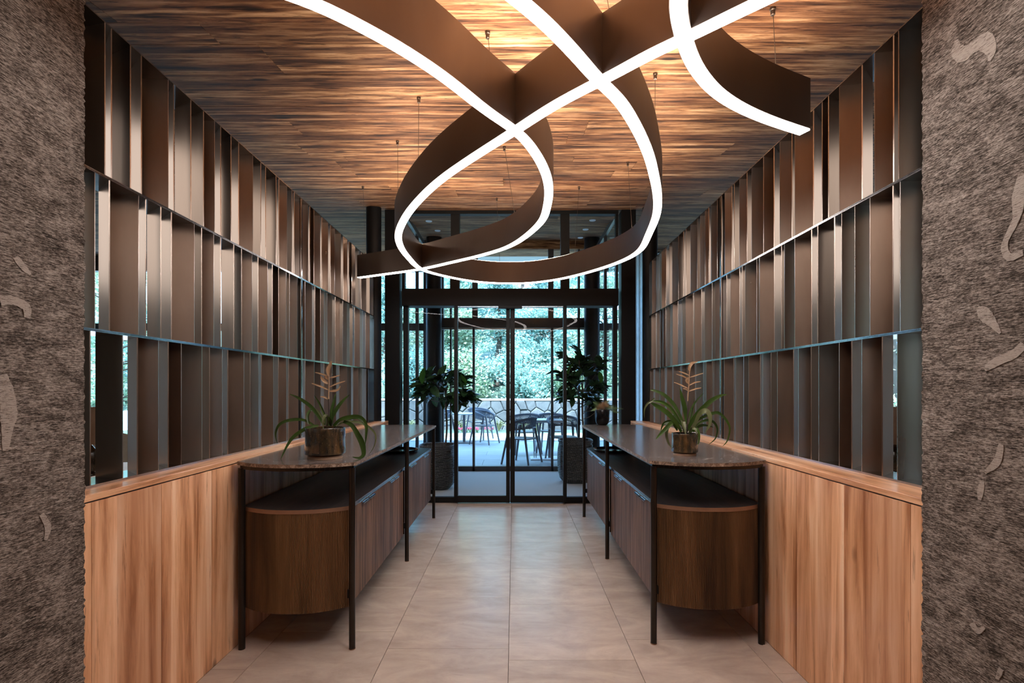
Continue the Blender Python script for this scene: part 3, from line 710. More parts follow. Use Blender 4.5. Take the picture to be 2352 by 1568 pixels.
    for a_, c_ in secs:
        for k in range(4):
            q0 = a_+(c_-a_)*k/4; q1 = a_+(c_-a_)*(k+1)/4
            b = MB(); lo, hi = sorted((fw, fw+s*.019)); g = .001
            b.box(lo, hi, q0+g, (q0+q1)/2-.0006, zb, zt-.0225); b.box(lo, hi, (q0+q1)/2+.0006, q1-g, zb, zt-.0225)
            b.box(*sorted((fw+s*.0015, fw+s*.018)), q0+g, q1-g, zb, zt-.0225)
            dr = build('door', b, M['walnut'], t)
            yc_ = q1-.062 if k % 2 == 0 else q0+.062
            b = MB(); lo, hi = sorted((fw-s*.014, fw+s*.001)); b.box(lo, hi, yc_-.052, yc_+.052, zt-.0275, zt-.0240)
            lo, hi = sorted((fw-s*.014, fw-s*.0115)); b.box(lo, hi, yc_-.052, yc_+.052, zt-.0345, zt-.0240)
            build('handle', b, M['chrome'], dr)
    b = MB()
    for yy in (L[0]+.018, L[1], L[2]-.018):
        lo, hi = sorted((xfront, fw+s*.004)); b.box(lo, hi, yy-.006, yy+.006, .245, .285)
    for yy in (L[0]+.018, L[2]-.018): b.box(*sorted((xwall-.004, xwall+.004)), yy-.018, yy+.018, .245, .285)
    build('bracket', b, M['black'], t)
    return t
sideboard(-1, -.800, -1.345, -.824, 0.0, 'left stone-topped sideboard with dark slim legs and hanging fluted cabinet')
sideboard(1, .703, 1.246, .727, .05, 'right stone-topped sideboard with dark slim legs and hanging fluted cabinet')
def tray(cx, cyy, label):
    t = thing('tray', label, 'tray', (cx, cyy, .6975))
    b = MB(); b.smooth = True; b.lathe([(.165, 0), (.178, .006), (.185, .022), (.182, .024), (.174, .010), (.02, .008)], (cx, cyy, .6975), 48); build('dish', b, M['tray'], t)
    b = MB(); b.smooth = True; b.lathe([(.1835, .0215), (.186, .0235), (.1835, .0255), (.181, .0235), (.1835, .0215)], (cx, cyy, .6975), 48, False); build('rim', b, M['tray_rim'], t)
tray(-1.085, 4.62, 'large round black tray on the shelf of the left sideboard')
tray(.935, 4.66, 'large round black tray on the shelf of the right sideboard')
# ================================================================== POTTED BROMELIADS
def leaf_strip(pts, wd, fold=.25, tipw=.06, basew=.55, face=None):
    P = catmull(pts, 6); n = len(P); vs = []; fs = []
    for i, p in enumerate(P):
        t = (P[min(i+1, n-1)]-P[max(i-1, 0)]).normalized(); u = i/(n-1)
        side = t.cross(face if face is not None else Vector((0, -1, .25)))
        if side.length < .05: side = Vector((1, 0, 0))
        side.normalize(); nn = side.cross(t).normalized()
        wv = wd*(basew+(1-basew)*min(1, u*3.2))*(1-max(0, (u-.45)/.55)**1.7*(1-tipw))/2
        vs += [p-side*wv+nn*wv*fold, p, p+side*wv+nn*wv*fold]
    th = .0011
    N = len(vs); vs2 = vs+[Vector(v)+Vector((0, 0, -th)) for v in vs]
    for i in range(n-1):
        a = 3*i; fs += [(a, a+1, a+4, a+3), (a+1, a+2, a+5, a+4)]
        fs += [(N+a+3, N+a+4, N+a+1, N+a), (N+a+4, N+a+5, N+a+2, N+a+1)]
    b = MB(); b.smooth = True; b.add(vs2, fs); return b
def plant(name, label, cx, cyy, zc0, conv, leaves, stem, bracts, potf):
    t = thing(name, label, 'potted plant', (cx, cyy, zc0))
    potf(t)
    def w3(p, dy):
        x, y = conv(*p); return atD(x, y, cyy+dy)
    for L in leaves:
        pts, wpx, e, mt = L; n = len(pts)
        W = [w3(p, e*(i/(n-1))**.8) for i, p in enumerate(pts)]
        build('leaf', leaf_strip(W, wpx*cyy/F, R.uniform(.15, .45)), M[mt], t)
    b = MB(); b.smooth = True; P = catmull([w3(p, 0) for p in stem], 5); b.tube(P, [.0045-.0028*i/(len(P)-1) for i in range(len(P))], 6)
    st = build('flower_stem', b, M['stem_dark'], t)
    b = MB(); b.smooth = True; k = int(len(P)*.45); b.tube(P[k:], [.0034-.0015*i/max(1, len(P[k:])-1) for i in range(len(P[k:]))], 6)
    build('stem_top', b, M['bract'], st)
    for pts, wpx, e in bracts:
        n = len(pts); W = [w3(p, e*i/(n-1)) for i, p in enumerate(pts)]
        build('bract', leaf_strip(W, wpx*cyy/F, .3, .15, .35), M['bract'], t)
    return t
cL = lambda x, y: (620+x/6.273, 820+y/6.273)
cR = lambda x, y: (1470+x/6.535, 800+y/6.535)
def pot_fn(cx, cyy, rf, rr_, h, z0):
    def f(t):
        b = MB(); b.smooth = True
        pr = [(rf*.9, h*.10), (rr_*1.0, h*.155), (rr_*1.015, h*.22), (rr_*.975, h*.6), (rr_*.985, h*.85), (rr_, h*.985), (rr_*.985, h), (rr_*.95, h*.985), (rr_*.93, h*.8), (.01, h*.78)]
        b.lathe(pr, (cx, cyy, z0), 48)
        # slightly wobbly thrown wall
        b.v = [(x+.0012*math.sin(9*math.atan2(y-cyy, x-cx)+z*30), y+.0012*math.cos(7*math.atan2(y-cyy, x-cx)), z) for x, y, z in b.v]
        build('pot', b, M['glaze'], t)
        b = MB(); b.smooth = True; b.lathe([(rf, 0), (rf*1.015, h*.02), (rf*1.0, h*.085), (rf*.96, h*.105)], (cx, cyy, z0), 48); build('saucer', b, M['clay'], t)
        b = MB(); b.lathe([(rr_*.93, h*.79), (rr_*.93, h*.85), (.02, h*.87)], (cx, cyy, z0), 32); build('soil', b, M['soil'], t)
    return f
px_ = 1/6.273; qx_ = 1/6.535
LL = [([(640,985),(520,915),(400,895),(250,915),(140,970),(90,1060),(85,1150),(105,1240)],42,.04,'brom'),
 ([(700,985),(560,1010),(430,1080),(320,1170),(230,1310),(155,1470)],52,-.05,'brom'),
 ([(780,975),(700,850),(600,720),(470,620),(380,570),(285,530)],48,.05,'brom'),
 ([(800,975),(790,850),(720,680),(640,550)],36,.09,'brom'),
 ([(560,960),(545,850),(575,775),(605,765)],46,.03,'brom'),
 ([(770,965),(740,850),(690,780),(640,745)],40,.06,'brom_pale'),
 ([(850,985),(880,820),(920,650),(950,520)],50,.05,'brom'),
 ([(880,985),(900,860),(980,720),(1060,620),(1145,540)],54,.03,'brom'),
 ([(920,990),(1000,910),(1100,875),(1250,860),(1340,900),(1390,1000),(1385,1150),(1370,1260)],62,-.03,'brom'),
 ([(950,990),(1050,940),(1150,925),(1290,940),(1420,1000),(1520,1110),(1510,1260),(1435,1390)],34,.06,'brom_pale'),
 ([(1060,925),(1180,980),(1280,1140),(1340,1290),(1350,1400),(1290,1450),(1190,1436)],72,-.05,'brom'),
 ([(1110,940),(1230,1040),(1330,1170),(1385,1300)],30,.02,'brom'),
 ([(830,985),(835,870),(795,845),(765,920),(775,1085)],44,-.07,'brom_pale'),
 ([(880,990),(875,920),(840,855)],56,-.05,'brom'),
 ([(820,990),(860,880),(900,740),(925,620)],40,.08,'brom')]
BL = [([(848,265),(840,180),(870,110),(890,55)],62,.0),([(835,270),(740,240),(645,215)],22,.01),([(860,297),(940,280),(1015,256)],22,0),([(835,380),(770,330),(730,270)],44,-.01),
 ([(855,430),(970,380),(1085,342)],22,.01),([(845,470),(720,415),(600,376)],24,-.01),([(860,488),(970,475),(1018,415)],32,0),([(835,605),(790,575),(725,568)],22,-.01),([(845,320),(815,290),(800,255)],36,.01)]
plant('potted_bromeliad', 'larger potted bromeliad with tan flower spike on the left sideboard', -.979, 2.562, .9248, cL, [(p, w_*px_, e, m) for p, w_, e, m in LL],
      [(828,985),(852,800),(845,560),(850,400),(850,250)], [(p, w_*px_, e) for p, w_, e in BL], pot_fn(-.979, 2.562, .0855, .0995, .159, .9248))
RL = [([(620,1250),(530,1100),(400,960),(280,880),(200,835),(165,818)],72,-.04,'brom'),
 ([(630,1160),(540,1010),(440,880),(330,810),(230,793),(180,790)],52,.03,'brom'),
 ([(220,745),(180,782),(110,830),(65,920),(65,1040)],30,.02,'brom_pale'),
 ([(650,1120),(560,930),(470,800),(350,690),(210,630),(155,625)],56,.05,'brom'),
 ([(700,1130),(670,900),(630,740),(600,600)],66,.02,'brom'),
 ([(720,1060),(770,900),(850,780),(955,665)],24,.08,'brom'),
 ([(700,1240),(800,1060),(920,920),(1060,790),(1200,710),(1300,690)],72,-.01,'brom'),
 ([(760,1260),(850,1090),(960,1020),(1080,975),(1180,970),(1290,1070),(1345,1200),(1310,1380),(1240,1465)],44,.05,'brom'),
 ([(800,1200),(880,1000),(950,940),(1010,945),(1050,1030),(1040,1150),(970,1270)],74,-.05,'brom_pale'),
 ([(780,1240),(900,1110),(1020,1075),(1110,1110),(1160,1210),(1130,1350),(1030,1440)],36,.0,'brom'),
 ([(740,1250),(850,1180),(960,1150),(1100,1180)],42,.03,'brom'),
 ([(730,1270),(780,1200),(830,1215),(850,1290)],40,-.05,'brom_pale'),
 ([(660,1250),(640,1100),(660,1170),(690,1310)],66,-.06,'brom_pale'),
 ([(560,1230),(480,1110),(400,1105),(340,1150),(310,1240)],46,.02,'brom'),
 ([(560,1200),(490,1110),(400,1190),(300,1290),(240,1360)],60,-.04,'brom'),
 ([(500,1130),(430,1150),(395,1290),(430,1420),(480,1490)],44,.0,'brom_pale'),
 ([(800,1250),(850,1200),(885,1290),(880,1400),(860,1440)],36,-.04,'brom'),
 ([(720,1100),(700,960),(650,850),(600,720)],26,.07,'brom'),
 ([(690,1200),(560,1080),(500,1020),(470,1060)],50,.06,'brom'),([(740,1150),(780,980),(820,740)],24,.06,'brom')]
BR = [([(745,345),(745,270),(790,215),(862,202)],46,0),([(740,400),(650,365),(565,335)],18,.01),([(750,430),(860,395),(962,365)],18,0),([(730,462),(640,415),(545,380)],20,-.01),
 ([(735,555),(820,510),(912,493)],20,0),([(725,600),(620,550),(508,505)],20,.01),([(735,640),(830,605),(920,590)],20,-.01),([(715,632),(690,610),(645,600)],18,0),([(735,530),(700,480),(725,430)],44,-.005),([(745,330),(735,300),(760,240)],40,.01)]
plant('potted_bromeliad', 'smaller potted bromeliad with tan flower spike on the right sideboard', .927, 2.687, .9248, cR, [(p, w_*qx_, e, m) for p, w_, e, m in RL],
      [(705,1260),(715,1000),(720,740),(735,550),(745,335)], [(p, w_*qx_, e) for p, w_, e in BR], pot_fn(.927, 2.687, .060, .068, .118, .9248))
# ================================================================== BLACK VASE WITH DRIED PLUMES
vx, vy, vz = .880, 4.93, .9248
t = thing('vase_arrangement', 'glossy black vase of tan plumes and fern on right sideboard, far end', 'vase', (vx, vy, vz))
b = MB(); b.smooth = True
b.lathe([(.038, 0), (.055, .012), (.066, .035), (.071, .07), (.072, .152), (.070, .156), (.066, .152), (.06, .05), (.01, .04)], (vx, vy, vz), 40); build('vase', b, M['blackglaze'], t)
rp = random.Random(11)
for k in range(2):
    b = MB(); c0 = Vector((vx-.02+.035*k, vy-.02, vz+.165+.02*k))
    for i in range(520):
        th = rp.uniform(0, 2*PI); ph = rp.uniform(-.15, 1.2); d = Vector((math.cos(th)*math.cos(ph)*.85, math.sin(th)*math.cos(ph)*.8, math.sin(ph)*.95))
        a = c0+d*rp.uniform(.004, .02); e_ = c0+d*rp.uniform(.05, .085)+Vector((rp.uniform(-.01, .01), 0, rp.uniform(-.012, .006)))
        sd = d.cross(Vector((rp.random(), rp.random(), rp.random()))).normalized()*.0009
        b.add([a-sd, a+sd, e_], [(0, 1, 2)])
    o = build('plume', b, M['pampas'], t); o['kind'] = 'stuff'
for dirx, dz, ln in ((1.0, .35, .17), (.75, .1, .13), (-.55, .9, .13), (.35, 1.0, .13), (.9, .75, .10), (-.9, .5, .08)):
    b = MB(); d = Vector((dirx, rp.uniform(-.3, .4), dz)).normalized(); p0 = Vector((vx+.02*dirx, vy, vz+.15)); pts = []
    for i in range(15):
        u = i/14; pts.append(p0+d*ln*u*1.25-Vector((0, 0, .06*u*u)))
    b.tube(pts, .0011, 4)
    for i in range(3, 15):
        for sg in (-1, 1):
            p = pts[i]; sd = d.cross(Vector((0, -1, .2))).normalized()*sg; l = .038*(1-(i/14)**2)+.006
            q = p+sd*l+d*.014; b.add([p-d*.003, p+d*.004, q], [(0, 1, 2)])
    build('fern_frond', b, M['fern'], t)
# ================================================================== RIBBON PENDANT
ZB, HB, BH, BW = 2.320, 1.040, .203, .050
def up_(px, py): D = F*HB/(VY-py); return Vector(((px-VX)*D/F, D, 0))
c1 = [(706,0),(800,45),(907,102),(1023,178),(1112,250),(1184,299),(1215,330),(1246,379),(1260,424),(1257.6,469),(1240,513),(1179,561),(1112.5,584),(1045.5,600),(967.4,617.5),(889,628.6),(824.5,637.3)]
c2 = [(1754,0),(1653,47),(1571,90),(1514,112),(1425,162),(1376,187),(1291,231),(1246,258),(1184,299),(1112.5,344),(1068,373),(1023,404),(978.6,442),(936,491),(915,536),(920.5,567),(940.6,594),(967.4,618),(1023,634),(1090,646),(1157,650.4),
      (1224,648.7),(1291,639.3),(1358,622.8),(1425,600.4),(1469.6,575),(1491,535.7),(1508.5,491),(1509.8,446),(1502,402),(1490.6,357),(1472,312.5),(1448,268),(1418,223),(1376,187),(1331,134),(1289,89),(1246,45),(1190.6,0)]
c3 = [(1553.6,0),(1558,38),(1571,90),(1585,134),(1609,172),(1643.5,210.5),(1697,245),(1767.8,276),(1848,302.5)]
W1 = [Vector((-1.02,1.13,0)), Vector((-.80,1.20,0))]+[up_(*p) for p in c1]
W2 = [Vector((1.02,.98,0)), Vector((.86,1.14,0))]+[up_(*p) for p in c2]+[Vector((-.10,1.21,0)), Vector((-.24,1.10,0)), Vector((-.38,1.03,0)), Vector((-.55,1.0,0))]
W3 = [Vector((.42,1.0,0)), Vector((.415,1.16,0))]+[up_(*p) for p in c3]
pend = thing('ribbon_pendant', 'large looping bronze ribbon pendant with glowing white underside hanging from wooden ceiling', 'pendant light', (0, 2.8, ZB))
def resample(P, step):
    out = [P[0]]; acc = 0
    for a, b_ in zip(P[:-1], P[1:]):
        d = (b_-a).length; pos = step-acc
        while pos <= d: out.append(a.lerp(b_, pos/d)); pos += step
        acc = (acc+d) % step if d else acc
        acc = d-(pos-step)
    if (out[-1]-P[-1]).length > step*.3: out.append(P[-1])
    else: out[-1] = P[-1]
    return out
def smooth_(P, it=2):
    for _ in range(it): P = [P[0]]+[(P[i-1]+P[i]*2+P[i+1])/4 for i in range(1, len(P)-1)]+[P[-1]]
    return P
allc = []
def ribbon(Wp, dz):
    P = smooth_(resample(catmull(Wp, 8), .035), 6); allc.append(P); n = len(P)
    nm = []
    for i in range(n):
        t_ = (P[min(i+1, n-1)]-P[max(i-1, 0)]).normalized(); nm.append(Vector((-t_.y, t_.x, 0)))
    def ext(w_, z0, z1, mat, name, parent, cham=0):
        vs = []; fs = []
        for p, q in zip(P, nm):
            a, c = p+q*w_/2, p-q*w_/2
            vs += [(a.x, a.y, z0), (c.x, c.y, z0), (c.x, c.y, z1), (a.x, a.y, z1)]
        for i in range(n-1):
            o_ = 4*i
            for k in range(4): fs.append((o_+k, o_+(k+1) % 4, o_+4+(k+1) % 4, o_+4+k))
        fs += [(3, 2, 1, 0), (4*n-4, 4*n-3, 4*n-2, 4*n-1)]
        fs = [f[::-1] for f in fs]
        b = MB(); b.smooth = True; b.add(vs, fs); return build(name, b, M[mat], parent)
    bd = ext(BW, ZB+dz, ZB+BH-dz, 'ribbon', 'band', pend)
    ext(BW-.006, ZB-.0035-dz, ZB+.002, 'diff', 'diffuser', bd); ext(BW-.010, ZB+BH-.002, ZB+BH+.0015, 'up', 'uplight', bd)
ribbon(W1, .0); ribbon(W2, .0004); ribbon(W3, .0008)
for px, py in ((833.6,428),(913,323),(962,224),(1120,73),(1158.5,337),(1141,455),(1330,428.5),(1442,372),(1505,168),(1775,18),(987,470),(1013,482),(1387,-40)):
    D = 1.212/((VY-py)/F-.144); x = (px-VX)*D/F; top = Vector((x, D, zc(D)))
    q = min((p for P in allc for p in P), key=lambda p: (p-Vector((x, D, 0))).length)
    if (q-Vector((x, D, 0))).length > .45: continue
    lean = Vector((x, D, 0)).lerp(Vector((q.x, q.y, 0)), 1.0)
    b = MB(); b.smooth = True; b.tube([top, Vector((lean.x, lean.y, ZB+BH-.01))], .0013, 6); cb = build('cable', b, M['wire'], pend)
    b = MB(); b.smooth = True; b.lathe([(.0065, -.030), (.0085, -.028), (.0085, -.012), (.011, -.010), (.011, .006)], top, 16); build('ceiling_cup', b, M['wire'], cb)
# ================================================================== RUBBER PLANTS IN THE GLAZED LOBBY
lf = MB(); lf.smooth = True; NL = 8; vs = []; fs = []
for i in range(NL+1):
    u = i/NL; w_ = .5*math.sin(PI*min(1, u*.96+.02))**.75*.50; z_ = -.22*u*u
    vs += [(-w_, u, z_+w_*.35), (0, u, z_), (w_, u, z_+w_*.35)]
for i in range(NL): a = 3*i; fs += [(a, a+1, a+4, a+3), (a+1, a+2, a+5, a+4)]
N = len(vs); vs += [(x, y_, z_-.012) for x, y_, z_ in vs]; fs += [tuple(q+N for q in f[::-1]) for f in fs]
lf.add(vs, fs); LEAFM = {}
for mt in ('ficus', 'ficus_new'):
    me = bpy.data.meshes.new('leaf'); me.from_pydata(lf.v, [], lf.f); me.update(); me.materials.append(M[mt]); me.polygons.foreach_set('use_smooth', [True]*len(me.polygons)); LEAFM[mt] = me
def planter(t, cx, cyy, hw, h):
    b = MB(); n = 48; prof = [(0, .60), (.02, .72), (.10, .88), (.28, .99), (.5, 1.02), (.75, .99), (.90, .93), (.93, .93), (.935, .97), (.99, .985), (1.0, .96), (.99, .90), (.9, .88)]
    vs = []; fs = []; rows = []
    for j in range(len(prof)-1):
        (z0, r0), (z1, r1) = prof[j], prof[j+1]; m_ = max(1, int((z1-z0)*h/.0085)) if .02 < z0 < .88 else 1
        for k in range(m_): u = k/m_; rows.append((z0+(z1-z0)*u, r0+(r1-r0)*u))
    rows.append(prof[-1])
    for j, (z_, r_) in enumerate(rows):
        for k in range(n):
            a = 2*PI*k/n; c_, s_ = math.cos(a), math.sin(a); q = (abs(c_)**3.4+abs(s_)**3.4)**(-1/3.4)
            wv = .004*(1 if (k//2+j) % 2 else -1) if .05 < z_ < .9 else 0
            vs.append((cx+c_*q*(r_*hw+wv), cyy+s_*q*(r_*hw+wv), z_*h+.012))
    for j in range(len(rows)-1):
        for k in range(n): a = j*n+k; c_ = j*n+(k+1) % n; fs.append((a, c_, c_+n, a+n))
    fs.append(tuple(range(n-1, -1, -1))); fs.append(tuple(range((len(rows)-1)*n, len(rows)*n)))
    b.add(vs, fs); build('planter', b, M['weave'], t)
    b = MB(); b.box(cx-hw*.85, cx+hw*.85, cyy-hw*.85, cyy+hw*.85, h*.88, h*.91); build('soil', b, M['soil'], t)
def rubber(label, cx, cyy, hw, h, tx, cz, rad, n, seed):
    t = thing('potted_rubber_plant', label, 'potted plant', (cx, cyy, 0.012)); planter(t, cx, cyy, hw, h)
    rr = random.Random(seed); b = MB(); b.smooth = True
    top = Vector((tx, cyy, cz)); b.tube(catmull([(tx-.01, cyy, h*.9), (tx+.012, cyy+.01, (h+cz-rad[2])/2), (tx, cyy, cz-rad[2]*.7), (tx, cyy, cz)], 4), .013, 8)
    tips = []
    for i in range(15):
        th = 2*PI*i*.618+rr.uniform(-.2, .2); ph = -.85+1.85*((i*7) % 15)/14
        e_ = Vector((tx+rad[0]*.62*math.cos(th)*math.cos(ph), cyy+rad[1]*.62*math.sin(th)*math.cos(ph), cz+rad[2]*.75*math.sin(ph)))
        st = Vector((tx, cyy, min(cz, e_.z)-rad[2]*rr.uniform(.1, .3))); b.tube(catmull([st, (st+e_)/2+Vector((0, 0, -.03)), e_], 3), .005, 5); tips.append((e_, (e_-st).normalized()))
    build('trunk', b, M['bark'], t)
    for i in range(n):
        e_, d = tips[i % 15]; u = rr.uniform(.35, 1.0); base = Vector((tx, cyy, cz-.06+.5*(e_.z-cz))).lerp(e_, u)+Vector((rr.uniform(-.03, .03), rr.uniform(-.03, .03), rr.uniform(-.05, .03)))
        th = rr.uniform(0, 2*PI); dirv = (d*.9+Vector((math.cos(th), math.sin(th), rr.uniform(-.75, .55)))).normalized()
        L_ = rr.uniform(.15, .23)
        new = i in (1, 18)
        if new: dirv = Vector((rr.uniform(-.25, .25), -.1, 1)).normalized(); base = e_+Vector((0, 0, .03))
        o = bpy.data.objects.new('leaf', LEAFM['ficus_new' if new else 'ficus']); C.objects.link(o); o.parent = t
        q = dirv.to_track_quat('Y', 'Z'); o.rotation_mode = 'QUATERNION'
        from mathutils import Quaternion
        o.rotation_quaternion = q @ Quaternion((0, 1, 0), rr.uniform(-.7, .7))
        o.location = base-Vector((cx, cyy, .012)); o.scale = (L_*rr.uniform(.75, 1.0), L_, L_)
    return t
rubber('rubber plant in a woven dark planter behind the left sidelight of the doors', -.985, 6.36, .228, .565, -.88, 1.30, (.62, .42, .30), 190, 21)
rubber('taller rubber plant in a woven dark planter behind the right sidelight of the doors', .84, 6.80, .238, .585, .94, 1.36, (.54, .24, .62), 240, 33)
# ================================================================== OUTSIDE
pt = struct('patio')
b = MB(); b.box(-9, 9, YF+.08, 12.3, -.2, -.016); build('patio_bed', b, M['grout'], pt)
y = YF+.08; k = 0
while y < 12.28:
    y1 = min(y+.62, 12.3); x = -3.9-(.45 if k % 2 else 0)+.2
    while x < 3.9:
        b = MB(); b.bbox(x+.002, min(x+1.2, 4.2)-.002, y+.002, y1-.002, -.03, -.01, .001); build('tile', b, M['patio'], pt); x += 1.2
    y = y1; k += 1
b = MB(); b.bbox(-9, 9, 12.3, 13.05, -.15, .012, .004); o = build('kerb', b, M['kerb'], None, loc=(0, 12.6, -.15)); tag(o, 'bright white stone path strip crossing beyond the shaded patio', 'path')
b = MB(); b.box(-12, 12, 13.05, 14.9, -.25, -.02); lawn = build('lawn', b, M['grass'], None, loc=(0, 14, -.25)); lawn['kind'] = 'structure'
gb = MB(); rg = random.Random(2)
for i in range(26000):
    x, y_ = rg.uniform(-4.2, 4.2), rg.uniform(13.08, 14.2); h_ = rg.uniform(.02, .05); a = rg.uniform(0, PI); dx, dy_ = math.cos(a)*.006, math.sin(a)*.006
    gb.add([(x-dx, y_-dy_, -.02), (x+dx, y_+dy_, -.02), (x+rg.uniform(-.015, .015), y_+rg.uniform(-.015, .015), h_)], [(0, 1, 2)])
o = build('grass_blades', gb, M['grass'], lawn); o['kind'] = 'stuff'
b = MB(); b.box(-12, 12, 14.2, 15.5, -.2, .02); o = build('flower_bed', b, M['earth'], None, loc=(0, 14.8, -.2)); o['kind'] = 'structure'
# crazy-paved stone wall: Voronoi stones
WY, WH = 15.5, .93
wall = thing('stone_wall', 'low grey garden wall of irregular stones with pale coping beyond the lawn', 'wall', (0, WY, 0))
b = MB(); b.box(-7, 7, WY, WY+.35, -.1, WH); build('mortar_core', b, M['mortar'], wall)
b = MB(); b.bbox(-7, 7, WY-.05, WY+.4, WH, WH+.055, .005); build('coping', b, M['coping'], wall)
seeds = []; rs = random.Random(9)
for ix in range(22):
    for iz in range(3): seeds.append((-3.75+ix*.36+rs.uniform(-.12, .12)+(.18 if iz % 2 else 0), .16+iz*.31+rs.uniform(-.09, .09)))
for i, sd in enumerate(seeds):
    poly = [(sd[0]-.5, -.02), (sd[0]+.5, -.02), (sd[0]+.5, WH-.004), (sd[0]-.5, WH-.004)]
    for j, s2 in enumerate(seeds):
        if i == j or abs(s2[0]-sd[0]) > 1.1: continue
        mx, mz = (sd[0]+s2[0])/2, (sd[1]+s2[1])/2; nx, nz = s2[0]-sd[0], s2[1]-sd[1]; l = math.hypot(nx, nz); nx /= l; nz /= l
        c0 = nx*mx+nz*mz-.008; new = []
        for a, c in zip(poly, poly[1:]+poly[:1]):
            da, dc = nx*a[0]+nz*a[1]-c0, nx*c[0]+nz*c[1]-c0
            if da <= 0: new.append(a)
            if (da < 0) != (dc < 0): u = da/(da-dc); new.append((a[0]+(c[0]-a[0])*u, a[1]+(c[1]-a[1])*u))
        poly = new
        if len(poly) < 3: break
    if len(poly) < 3: continue
    n = len(poly); cx_ = sum(p[0] for p in poly)/n; cz_ = sum(p[1] for p in poly)/n; pr_ = rs.uniform(.03, .06)
    vs = [(x, WY+.02, z) for x, z in poly]+[(x, WY-pr_*.6, z) for x, z in poly]+[(cx_+(x-cx_)*.86, WY-pr_, cz_+(z-cz_)*.86) for x, z in poly]
    fs = [(i_, (i_+1) % n, (i_+1) % n+n, i_+n) for i_ in range(n)]+[(i_+n, (i_+1) % n+n, (i_+1) % n+2*n, i_+2*n) for i_ in range(n)]+[tuple(range(2*n, 3*n))]
    b = MB(); b.add(vs, fs); build('stone', b, M['stone'], wall)
# ground behind the wall, rising
b = MB(); b.add([(-25,WY+.35,.6),(25,WY+.35,.6),(25,45,7),(-25,45,7)], [(0,1,2,3)]); o = build('hillside', b, M['earth'], None, loc=(0, 30, .6)); o['kind'] = 'structure'
# strappy clumps and red flowers along the wall foot
def clump(x, y_, label, n=34, hgt=.42, seed=1):
    rr = random.Random(seed); t = thing('strappy_plant', label, 'plant', (x, y_, 0.02), 'pale strappy clumps at the wall foot')
    b = MB()
    for i in range(n):
        a = rr.uniform(0, 2*PI); sp = rr.uniform(.1, .3); h_ = hgt*rr.uniform(.6, 1); pts = [(x, y_, .02), (x+sp*.4*math.cos(a), y_+sp*.4*math.sin(a), h_*.75), (x+sp*math.cos(a), y_+sp*math.sin(a), h_*rr.uniform(.5, 1))]
        q = leaf_strip(pts, .02, .2); b.add(q.v, q.f)
    o = build('leaves', b, M['brom_pale'], t); o['kind'] = 'stuff'
for k, (px, lab) in enumerate(((1146, 'pale strappy clump by stone wall, just left of the centre doors'), (1200, 'pale strappy clump by stone wall, just right of the centre doors'), (1234, 'pale strappy clump by stone wall, behind the white table'), (1062, 'pale strappy clump by stone wall, behind the round table'), (940, 'pale strappy clump by stone wall, at the far left pane'))):
    clump((px-VX)*14.9/F, 14.9, lab, seed=40+k)
rf = random.Random(12)
for k in range(9):
    px = (1054, 1062, 1073, 1080, 1094, 1097, 1112, 1121, 1129)[k]; x = (px-VX)*14.5/F; y_ = 14.45+rf.uniform(-.06, .06)
    t = thing('red_flower_plant', 'small red bedding flower at the foot of the stone wall', 'flower', (x, y_, .02), 'red bedding flowers along the stone wall')
    b = MB()
    for i in range(14):
        a = rf.uniform(0, 2*PI); r_ = rf.uniform(.0, .07); c_ = Vector((x+r_*math.cos(a), y_+r_*math.sin(a), .02+rf.uniform(.08, .15)))
        b.lathe([(.004, -.006), (.022, .0), (.018, .008), (.002, .004)], c_, 6)
    build('petals', b, M['flower'], t)
    b = MB()
    for i in range(10):
        a = rf.uniform(0, 2*PI); b.tube([(x, y_, .02), (x+.05*math.cos(a), y_+.05*math.sin(a), .11)], .004, 4)
    build('stems', b, M['fern'], t)
# outdoor chairs and tables
def outdoor_chair():
    t = thing('outdoor_chair', 'x', 'chair')
    # local: seat centre at 0, front towards -y
    for sx, sy, tx_, ty in ((-1, -1, .20, -.20), (1, -1, .20, -.20), (-1, 1, .19, .18), (1, 1, .19, .18)):
        b = MB(); b.smooth = True; top = (sx*.205, sy*.14 if sy < 0 else .13, .66 if sy < 0 else .70)
        b.tube([(sx*.275, sy*.26, 0.0), top], [.017, .023], 8); build('leg', b, M['alu'], t)
    b = MB(); pts = []
    n = 24
    for k in range(n):
        a = 2*PI*k/n; c_, s_ = math.cos(a), math.sin(a); q = (abs(c_)**3+abs(s_)**3)**(-1/3); pts.append((.235*c_*q, .225*s_*q))
    b.prism(pts, .425, .445); build('seat', b, M['alu'], t)
    b = MB(); b.smooth = True
    def ringp(z, rx, ry, drop):
        return [Vector((rx*math.sin(a), ry*math.cos(a)-.02, z-drop*(abs(a)/2.0)**2)) for a in [(-2.0+4.0*k/26) for k in range(27)]]
    T = ringp(.80, .29, .27, .13); Bm = ringp(.63, .265, .25, .05)
    b.tube(T, .021, 8); build('top_rail', b, M['rope'], t)
    b = MB(); b.smooth = True; b.tube(Bm, .014, 6); build('lower_rail', b, M['alu'], t)
    b = MB()
    P, Q = catmull(T, 3), catmull(Bm, 3)
    for i in range(1, len(P)-1): b.tube([P[i], Q[min(len(Q)-1, max(0, i+(1 if i % 2 else -1)))]], .0068, 4)
    o = build('rope_weave', b, M['rope'], t); o['kind'] = 'stuff'
    return t
ch0 = outdoor_chair(); used = False
def place_chair(px, D, rz, label, z=-.01):
    global used
    o = ch0 if not used else copy_tree(ch0); used = True
    o.location = ((px-VX)*D/F, D, z); o.rotation_euler = (0, 0, rz); o['label'] = label; o['group'] = 'rope-backed chairs on the patio'
place_chair(1113, 11.75, 1.15, 'grey rope-backed patio chair right of the round table, side on')
